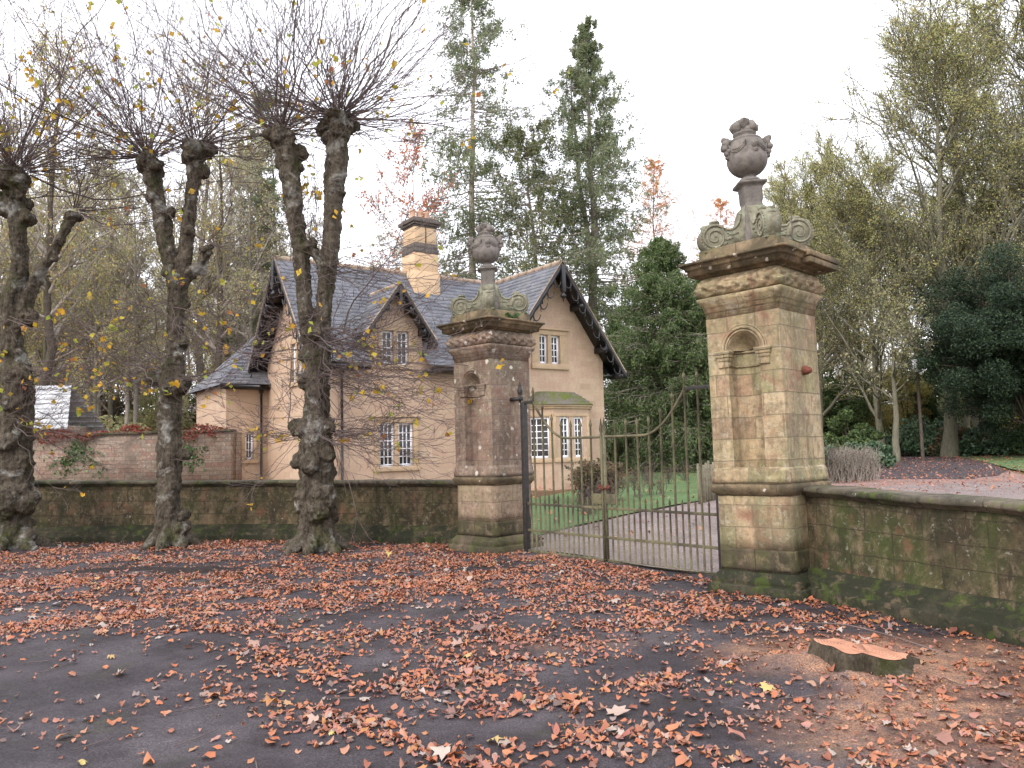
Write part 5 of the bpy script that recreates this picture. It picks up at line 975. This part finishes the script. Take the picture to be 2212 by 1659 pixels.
for i in range(30):
    y = r.uniform(54, 70); u = .36 + .4 * i / 30 + r.uniform(-.02, .02); bush('bush', (u * y, y), (3., 2, r.uniform(4.5, 9)), 7500, .2, r.choice(['lf_olive', 'lf_gold', 'lf_gold', 'lf_cypress']), 'autumn coloured undergrowth bush in the right wood', 'bush', 'undergrowth of the right wood', 700 + i)
for i in range(14):
    y = r.uniform(46, 58); u = r.uniform(.02, .26); bush('bush', (u * y, y), (2.6, 1.6, r.uniform(1.5, 3.8)), 3200, .2, r.choice(['lf_olive', 'lf_laurel', 'lf_cypress', 'lf_gold']), 'undergrowth bush in the wood behind the lawn', 'bush', 'undergrowth behind the lawn', 800 + i)
def twigbush(name, loc, w, d, h, n, seed, mat, label, cat='bush', group=None, box_=True, leaf=None, nl=0, ls=.06):
    r = np.random.default_rng(seed); S = np.stack([r.uniform(-w, w, n), r.uniform(-d, d, n), np.zeros(n)], 1); k = 6; u = np.linspace(0, 1, k)
    D = np.stack([r.normal(0, .22, n), r.normal(0, .22, n), r.uniform(.7, 1.02, n)], 1) * h; P = S[:, None] + D[:, None] * u[None, :, None]; P[:, 1:] += r.normal(0, .03, P[:, 1:].shape)
    if box_: P[..., 0] = np.clip(P[..., 0], -w, w); P[..., 1] = np.clip(P[..., 1], -d, d)
    Rr = np.tile(np.linspace(.009, .004, k), (n, 1)); C, RC = spawn(P, Rr, 6, seed + 1, .2, 1, .35, .6, 4)
    root = empty(name, (loc[0], loc[1], float(H(*loc[:2]))), loc[2] if len(loc) > 2 else 0, label, cat, group); build('stems', [tubes(P, Rr, 3), tubes(C, np.maximum(RC, .004), 3)], mat, root, uv=False)
    if leaf: Q = C[:, 1:].reshape(-1, 3); build('leaves', leafquads(Q[r.integers(0, len(Q), nl)] + r.normal(0, .03, (nl, 3)), ls, seed), leaf, root, uv=False)
    return root
twigbush('clipped_hedge', (10.9, 26.2, .3), 1.0, .45, 1.1, 420, 31, 'twig_bg', 'clipped bare twiggy hedge standing right of the near pier', 'hedge', leaf='lf_brown', nl=900)
twigbush('shrub', (9.6, 26, 0), .55, .4, 1.3, 160, 33, 'twig', 'loose shrub with a few green leaves between the near pier and the clipped hedge', 'shrub', box_=False, leaf='lf_laurel', nl=1500, ls=.09)
twigbush('bay_shrub', (2.05, 19.8, 0), .42, .35, .95, 150, 34, 'twig', 'mottled brown and green rounded shrub on the lawn edge behind the gates', 'shrub', box_=False, leaf='lf_brown', nl=3600, ls=.075)
r = random.Random(8)
for i in range(22):
    x, y = (r.uniform(4.2, 8.6), r.uniform(27, 31)) if i < 14 else (r.uniform(.9, 4.6), r.uniform(16, 22)); 
    if i >= 14: x = .95 + (y - 15.5) * .48 + r.uniform(-.25, .05)
    twigbush('rose_bush', (x, y, 0), .14, .14, r.uniform(.45, .8), 9, 40 + i, 'twig', 'thin pruned rose bush in the bed at the far side of the lawn' if i < 14 else 'thin pruned rose bush on the edge between lawn and gravel', 'rose bush', 'roses round the lawn' if i < 14 else 'roses along the drive', False, 'lf_brown', 26, .06)
fc = empty('stake_fence', (4.2, 18.2, float(H(4.2, 18.2))), math.atan2(2.6, 1.6), 'low row of grey wooden stakes seen through the right side of the gates', 'fence')
for i in range(16): build('stake', rough(box(i * .19, i * .19 + .07, -.02, .02, -.05, .95 + .05 * math.sin(i * 2.1)), .004, 6, i), 'timber', fc, uv=False)
lp = empty('lamp_post', (21.1, 41, float(H(21.1, 41))), .3, 'thin dark post with a small pale box on top beside the drive', 'post'); build('pole', tubes(np.array([(0, 0, 0), (0, 0, 4.9)], float), [.09, .07], 8, True), 'bark_dark', lp, uv=False)
build('box', [box(-.2, .2, -.12, .12, 4.6, 5.2), box(-.23, .23, -.15, .15, 5.2, 5.24)], 'white', lp, uv=False, bevel=.02)
bl = bgtree('park_tree', 9, .22, 411, 'bark_green', 'bark_green', 'lf_olive', 1500, .4, .4, .13, n1=16, twr=.012); place(bl, 20.2, 42, 1., .5, 'leaning trunk with bare limbs left of the lamp post', 'tree', None)

# ------------------------------------------------------------ pollarded limes
def pollard(label, loc, limbs, burls, heads, seed, trunk_pts, trunk_r, low, droop=0.):
    """limbs: [(pts, radii)] ; heads: [(pos, r, shoots, lean, len)] ; burls: [(pos, r)] ; low: shoots from the trunk burls"""
    r = np.random.default_rng(seed); root = empty('pollarded_lime_tree', (loc[0], loc[1], float(H(loc[0], loc[1])) - .03), 0, label, 'tree', 'pollarded limes in front of the forecourt wall')
    parts = []; parts0 = []
    def limb(pts, rad, n=26):
        P = spline(pts, n); R_ = np.interp(np.linspace(0, 1, n), np.linspace(0, 1, len(rad)), rad) * (np.where(P[:, 2] > 3.2, .64, .80)); V, Fq = tubes(P, R_, 22, True); V = V + 0; c = np.repeat(P, 22, axis=0); d = V - c
        lobes = 1 + .16 * nz(np.concatenate([c[:, :2] * 0 + d[:, :2] / (np.linalg.norm(d, axis=1)[:, None] + 1e-6) * 1.2, c[:, 2:] * 1.1], 1), 1.3, seed) ; V = c + d * np.clip(lobes, .8, 1.25)[:, None]; parts.append((V, Fq)); parts0.append((P, R_)); return P
    Tm = limb(trunk_pts, trunk_r, 40)
    for pts, rad in limbs: limb(pts, rad)
    for a in range(7):
        th = a * .9 + seed; R0 = trunk_r[0]; l = r.uniform(.05, .2) * (.6 + R0); parts.append(tubes(spline([(0, 0, .34), (R0 * .6 * math.cos(th), R0 * .6 * math.sin(th), .16), ((R0 + l * .4) * math.cos(th), (R0 + l * .4) * math.sin(th), .03), ((R0 + l) * math.cos(th), (R0 + l) * math.sin(th), -.06)], 9), np.linspace(.18, .06, 9), 8, True))
    for p, rr in burls:
        rr = rr * .82; p = (p[0] * (.85 if p[2] < 3 else 1), p[1] * .85, p[2])
        for j in range(3): parts.append(ico(np.array(p) + r.normal(0, rr * .33, 3), rr * r.uniform(.6, 1.), 3, .35, (1, 1, 1.1), j + int(rr * 100)))
    for q in range(30):
        Pm, rd = r.choice(len(parts0)), r.uniform(.04, .095); c_, R0 = parts0[Pm]; i_ = r.integers(3, len(c_) - 1); a_ = r.uniform(0, 6.28); parts.append(ico(c_[i_] + np.array([math.cos(a_), math.sin(a_), 0]) * R0[i_] * .92, rd, 2, .4, (1, 1, 1.25), q))
    for hp, hr, *_ in heads:
        for j in range(9): parts.append(ico(np.array(hp) + r.normal(0, hr * .38, 3) * [1, 1, .8] - [0, 0, .10], hr * r.uniform(.36, .62), 2, .6, (1, 1, 1.1), j))
    tk = build('trunk', parts, 'bark_lime', root, uv=False, smooth=True)
    m = tk.modifiers.new('fuse', 'REMESH'); m.mode = 'VOXEL'; m.voxel_size = .021; m.use_smooth_shade = True
    for nm, s_, st_ in (('knots', .17, .085), ('bark', .05, .045)):
        tx = bpy.data.textures.new(nm, 'CLOUDS'); tx.noise_scale = s_; tx.noise_depth = 3; dm = tk.modifiers.new(nm, 'DISPLACE'); dm.texture = tx; dm.strength = st_; dm.mid_level = .5
    # shoots
    S, D, L, G = [], [], [], []
    for hp, hr, n, lean, ln in heads:
        n = int(n * 1.2); ln = ln * 1.3; d = r.normal(size=(n, 3)); d[:, 2] = np.abs(d[:, 2]) * .95 + .06 + r.normal(0, .26, n); d += np.array(lean); d /= np.linalg.norm(d, axis=1, keepdims=True); S.append(np.array(hp) + d * hr * .7); D.append(d); L.append(ln * r.uniform(.25, 1.1, n)); G.append(r.uniform(0, 1, n))
    for lp_, n, dr, ln in low:
        n = int(n * 1.35); d = r.normal(size=(n, 3)) * [1, .8, .38] + np.array(dr); d /= np.linalg.norm(d, axis=1, keepdims=True); S.append(np.array(lp_) + r.normal(0, .12, (n, 3))); D.append(d); L.append(ln * r.uniform(.3, 1.1, n)); G.append(r.uniform(-.6, .4, n))
    S, D, L, G = map(np.concatenate, (S, D, L, G)); k = 10; u = np.linspace(0, 1, k); P = S[:, None] + D[:, None] * (L[:, None] * u)[..., None]
    hor = 1 - np.abs(D[:, 2]); P[..., 2] += (.22 * G * L * hor)[:, None] * u ** 2 * 1.6; P[..., 2] -= (hor * L * .08)[:, None] * np.sin(u * 3.1)
    P += np.cumsum(r.normal(0, 1, P.shape), axis=1) * (L * .021)[:, None, None] * (u > 0)[None, :, None]
    Rr = (np.clip(.0021 * L + .0015, .0024, .010) * np.where(r.random(len(L)) < .10, 1.9, 1.))[:, None] * (1 - .82 * u); Rr = np.maximum(Rr, .0026)
    C, RC = spawn(P, Rr, 4, seed + 1, .2, .95, .34, .55, 6, .06, .6, .25, .5); C2, RC2 = spawn(C, RC, 2, seed + 2, .3, 1, .4, .6, 4)
    cr = build('crown', [tubes(P, Rr, 4), tubes(C, np.maximum(RC, .0026), 3), tubes(C2, np.maximum(RC2, .0022), 3)], 'twig', root, uv=False)
    Q = np.concatenate([P[:, 3:].reshape(-1, 3), C[:, 2:].reshape(-1, 3)]); nl = 250; Q = Q[r.integers(0, len(Q), nl)]; nn = r.integers(1, 4, nl); Q = np.repeat(Q, nn, axis=0) + r.normal(0, .04, (nn.sum(), 3)); Q[:, 2] -= .03
    build('leaves', leafquads(Q, .10, seed, .85), 'lf_yellow', cr, uv=False); return root
pollard('pollarded lime with two upright limbs standing nearest the gate, in front of the house', (-3.22, 12.92), [([(.05, 0, 2.9), (-.12, -.05, 3.6), (-.22, 0, 4.6), (-.33, 0, 5.6), (-.50, 0, 6.75)], [.22, .20, .19, .22, .27]), ([(.05, 0, 3.0), (.12, .05, 3.9), (.22, 0, 4.7), (.30, 0, 5.5), (.38, 0, 6.9)], [.24, .22, .21, .23, .30]), ([(.2, 0, 4.6), (-.05, -.05, 4.95), (-.1, -.1, 5.05)], [.13, .13, .12])],
        [((-.22, -.15, .85), .22), ((.2, -.2, .95), .24), ((0, -.3, 1.35), .2), ((-.25, -.1, 1.5), .18), ((.24, -.1, 1.55), .18), ((.05, -.3, .62), .22), ((.28, 0, .6), .18), ((-.25, -.05, 1.95), .17), ((.22, -.1, 2.05), .17), ((-.2, -.1, 2.75), .14), ((.05, -.15, 3.5), .13), ((-.36, 0, 5.9), .15), ((-.38, 0, 6.3), .15), ((.36, 0, 6.25), .16), ((.40, 0, 5.9), .12), ((.26, 0, 5.0), .12), ((.18, -.05, 4.5), .12)],
        [((-.55, 0, 6.95), .25, 75, (-.1, 0, .25), 3.2), ((.40, 0, 7.15), .30, 130, (.25, 0, .1), 3.2), ((-.30, 0, 5.6), .09, 8, (.3, 0, .2), 1.2), ((-.08, -.08, 5.05), .10, 14, (.2, 0, 0), 1.8)], 11,
        [(0, 0, -.1), (0, 0, .5), (.02, 0, 1.2), (0, 0, 2.0), (.05, 0, 2.9), (.1, 0, 3.5)], [.42, .33, .34, .28, .23, .17], [((.2, -.1, 1.9), 38, (.8, -.15, .15), 2.7), ((-.2, -.1, 1.9), 16, (-.9, -.1, .15), 2.2), ((.15, -.1, 3.4), 62, (.9, -.1, -.12), 3.0), ((.2, -.1, 2.8), 30, (.8, -.2, .1), 2.8), ((-.15, -.1, 3.6), 20, (-.9, -.1, .05), 2.2), ((.2, 0, 4.6), 22, (.8, 0, .1), 2.8)])
pollard('pollarded lime in the middle of the three, with a short forked crown', (-6.0, 13.85), [([(.05, 0, 3.6), (.05, 0, 4.4), (-.1, 0, 5.3), (-.25, 0, 6.0), (-.42, 0, 6.9)], [.21, .20, .20, .20, .22]), ([(.05, 0, 3.8), (.18, 0, 4.6), (.28, 0, 5.6), (.35, 0, 6.4), (.42, 0, 7.0)], [.18, .18, .17, .18, .26]), ([(.2, 0, 4.6), (.5, 0, 4.9), (.55, 0, 5.25)], [.10, .10, .09])],
        [((.25, -.05, .3), .16), ((.28, 0, .55), .12), ((.26, -.05, 1.6), .15), ((-.22, -.1, 2.9), .16), ((.15, -.15, 2.75), .2), ((.22, 0, 3.6), .12), ((.2, 0, 4.3), .13), ((-.3, 0, 6.2), .16), ((-.1, 0, 5.9), .13), ((.5, 0, 6.6), .15), ((.3, 0, 5.9), .1), ((.15, -.05, 5.0), .12)],
        [((-.45, 0, 6.9), .22, 95, (-.35, 0, .1), 3.4), ((.42, 0, 7.1), .28, 80, (.15, 0, .15), 3.0), ((.60, 0, 5.3), .12, 14, (.6, 0, -.1), 1.9)], 12,
        [(-.05, 0, -.1), (-.04, 0, .5), (0, 0, 1.3), (-.02, 0, 2.3), (.05, 0, 3.2), (.08, 0, 3.9)], [.34, .25, .245, .24, .23, .20], [((-.15, -.1, 3.1), 34, (-.9, -.1, .25), 2.6), ((.15, -.1, 2.9), 22, (.9, -.1, .2), 2.3), ((.1, 0, 4.2), 14, (.6, 0, .1), 2.2), ((-.1, 0, 4.2), 14, (-.8, 0, .1), 2.4)])
pollard('thickest pollarded lime at the left edge of the frame with a side limb', (-8.85, 14.0), [([(0, 0, 3.2), (-.1, 0, 4.2), (.05, 0, 5.0), (-.05, 0, 5.9), (-.12, 0, 6.6)], [.30, .26, .22, .22, .30]), ([(.05, 0, 3.9), (.35, 0, 4.8), (.65, 0, 5.3), (.95, 0, 5.9)], [.20, .15, .13, .15]), ([(0, 0, 3.4), (-.4, 0, 4.4), (-.7, 0, 5.6), (-.75, 0, 6.2)], [.24, .2, .18, .25])],
        [((.3, -.1, .95), .26), ((.35, -.15, .75), .2), ((.1, -.35, .9), .3), ((-.3, -.2, 1.0), .25), ((.25, -.2, 1.5), .22), ((0, -.3, 1.9), .2), ((.35, 0, .3), .18), ((.2, -.2, 2.4), .22), ((.15, -.15, 3.0), .22), ((.2, 0, 4.1), .2), ((-.3, 0, 4.2), .17), ((.15, 0, 5.9), .16), ((-.3, 0, 6.1), .2), ((.1, 0, 6.2), .15)],
        [((-.1, 0, 6.75), .34, 120, (0, 0, .2), 3.2), ((1.0, 0, 6.0), .15, 34, (.6, 0, 0), 2.3), ((-.8, 0, 6.4), .25, 50, (-.2, 0, .2), 2.8)], 13,
        [(0, 0, -.1), (0, 0, .5), (.02, 0, 1.2), (0, 0, 2.0), (0, 0, 2.9), (0, 0, 3.5)], [.50, .42, .42, .38, .34, .26], [((.2, -.1, 2.2), 26, (.9, -.1, .1), 2.4), ((.2, -.1, 3.0), 20, (.9, -.1, .3), 2.4), ((.2, -.1, 4.0), 10, (.9, -.1, 0), 2.2)])

# ------------------------------------------------------------ the cut stump and brash
sp = empty('tree_stump', (2.40, 5.66, 0), 0, 'low freshly sawn stump with a split orange top on the sawdust at the right', 'stump')
n = 90; an = np.arange(n) * 2 * np.pi / n; shp = 1 + .06 * np.sin(an * 3 + .8) + .05 * np.sin(an * 5) + .02 * np.sin(an * 11) - .30 * np.exp(-((an - 4.4) / .13) ** 2)
def sring(s, z, tl=0.): x = .31 * s * shp * np.cos(an); y = .23 * s * shp * np.sin(an); return np.stack([x, y, z - .17 * x * tl + .02 * np.sin(an * 4) * (1 - tl) + .007 * np.sin(an * 7 + 1) * tl * s ** 3], 1)
V, Fq = rings(np.array([sring(1.9, -.06), sring(1.45, .0), sring(1.22, .035), sring(1.14, .065, .5), sring(1.08, .10, .9), sring(1.02, .135, 1.), sring(.99, .138, 1.)]), cap=False); fz = np.clip(1 - V[:, 2:3] / .13, 0, 1); V = V + (rough((V, Fq), .018, 18, 2)[0] - V) * fz; build('bark', (V, Fq), 'bark_burl', sp, uv=False, smooth=True)
RR = [sring(.985 - f, .142 + .004 * f, 1.) for f in (0, .25, .5, .75, .93)]; V, Fq = rings(np.array(RR), cap=False); Fq.append(tuple(range(len(V) - n, len(V)))); build('sawn_top', (V, Fq), 'sawn', sp, uv=False)
build('splinter', [rough(prism([(-.03, .06), (.03, .05), (.012, -.22), (-.004, -.24)], 0, .02, lambda a, b, d: (a - .03, b * .8 - .04,   .155 + d - .2 * abs(b) * (b < 0))), .002)], 'sawn', sp, uv=False)
P = spline([(-.3, .26, .26), (0, .22, .25), (.3, .12, .18), (.55, .02, .10)], 12); o = build('twig', tubes(P, np.full(12, .006), 5, True), 'twig', uv=False, loc=(2.4, 5.7, 0)); tag(o, 'thin curved twig lying across the back of the stump', 'twig')
o = build('soil_mound', [lump(1.98, 5.62, .34, .22, .06, 8), lump(1.76, 5.72, .3, .16, .035, 12), lump(2.2, 5.36, .26, .10, .04, 9)], 'forecourt', uv=False, smooth=True); st(o)
r = np.random.default_rng(77); n = 260; C = np.stack([r.uniform(-9, 3.6, n), r.uniform(4, 14.5, n)], 1); C = C[bdist(C[:, 0], C[:, 1]) < -.3]; n = len(C); a = r.uniform(0, 6.28, n); L = r.uniform(.04, .16, n)
P = np.stack([np.stack([C[:, 0] + np.cos(a) * L * s, C[:, 1] + np.sin(a) * L * s, H(C[:, 0], C[:, 1]) + .012 + .006 * abs(s)], 1) for s in (-1, -.2, .5, 1)], 1); o = build('fallen_twigs', tubes(P, np.full((n, 4), .003), 4), 'twig', uv=False); tag(o, 'small broken twigs scattered among the leaves', 'twigs', kind='stuff')
r = np.random.default_rng(78); n = 900; x, y = r.uniform(1.2, 3.9, n), r.uniform(3.8, 7.0, n); mk = bdist(x, y) < -.25; V, Fq = leafquads(np.stack([x, y, H(x, y) + .01], 1)[mk], .022, 4, .5, .8); o = build('wood_chips', (V, Fq), 'sawn', uv=False); tag(o, 'pale wood chips scattered round the stump', 'wood chips', kind='stuff')
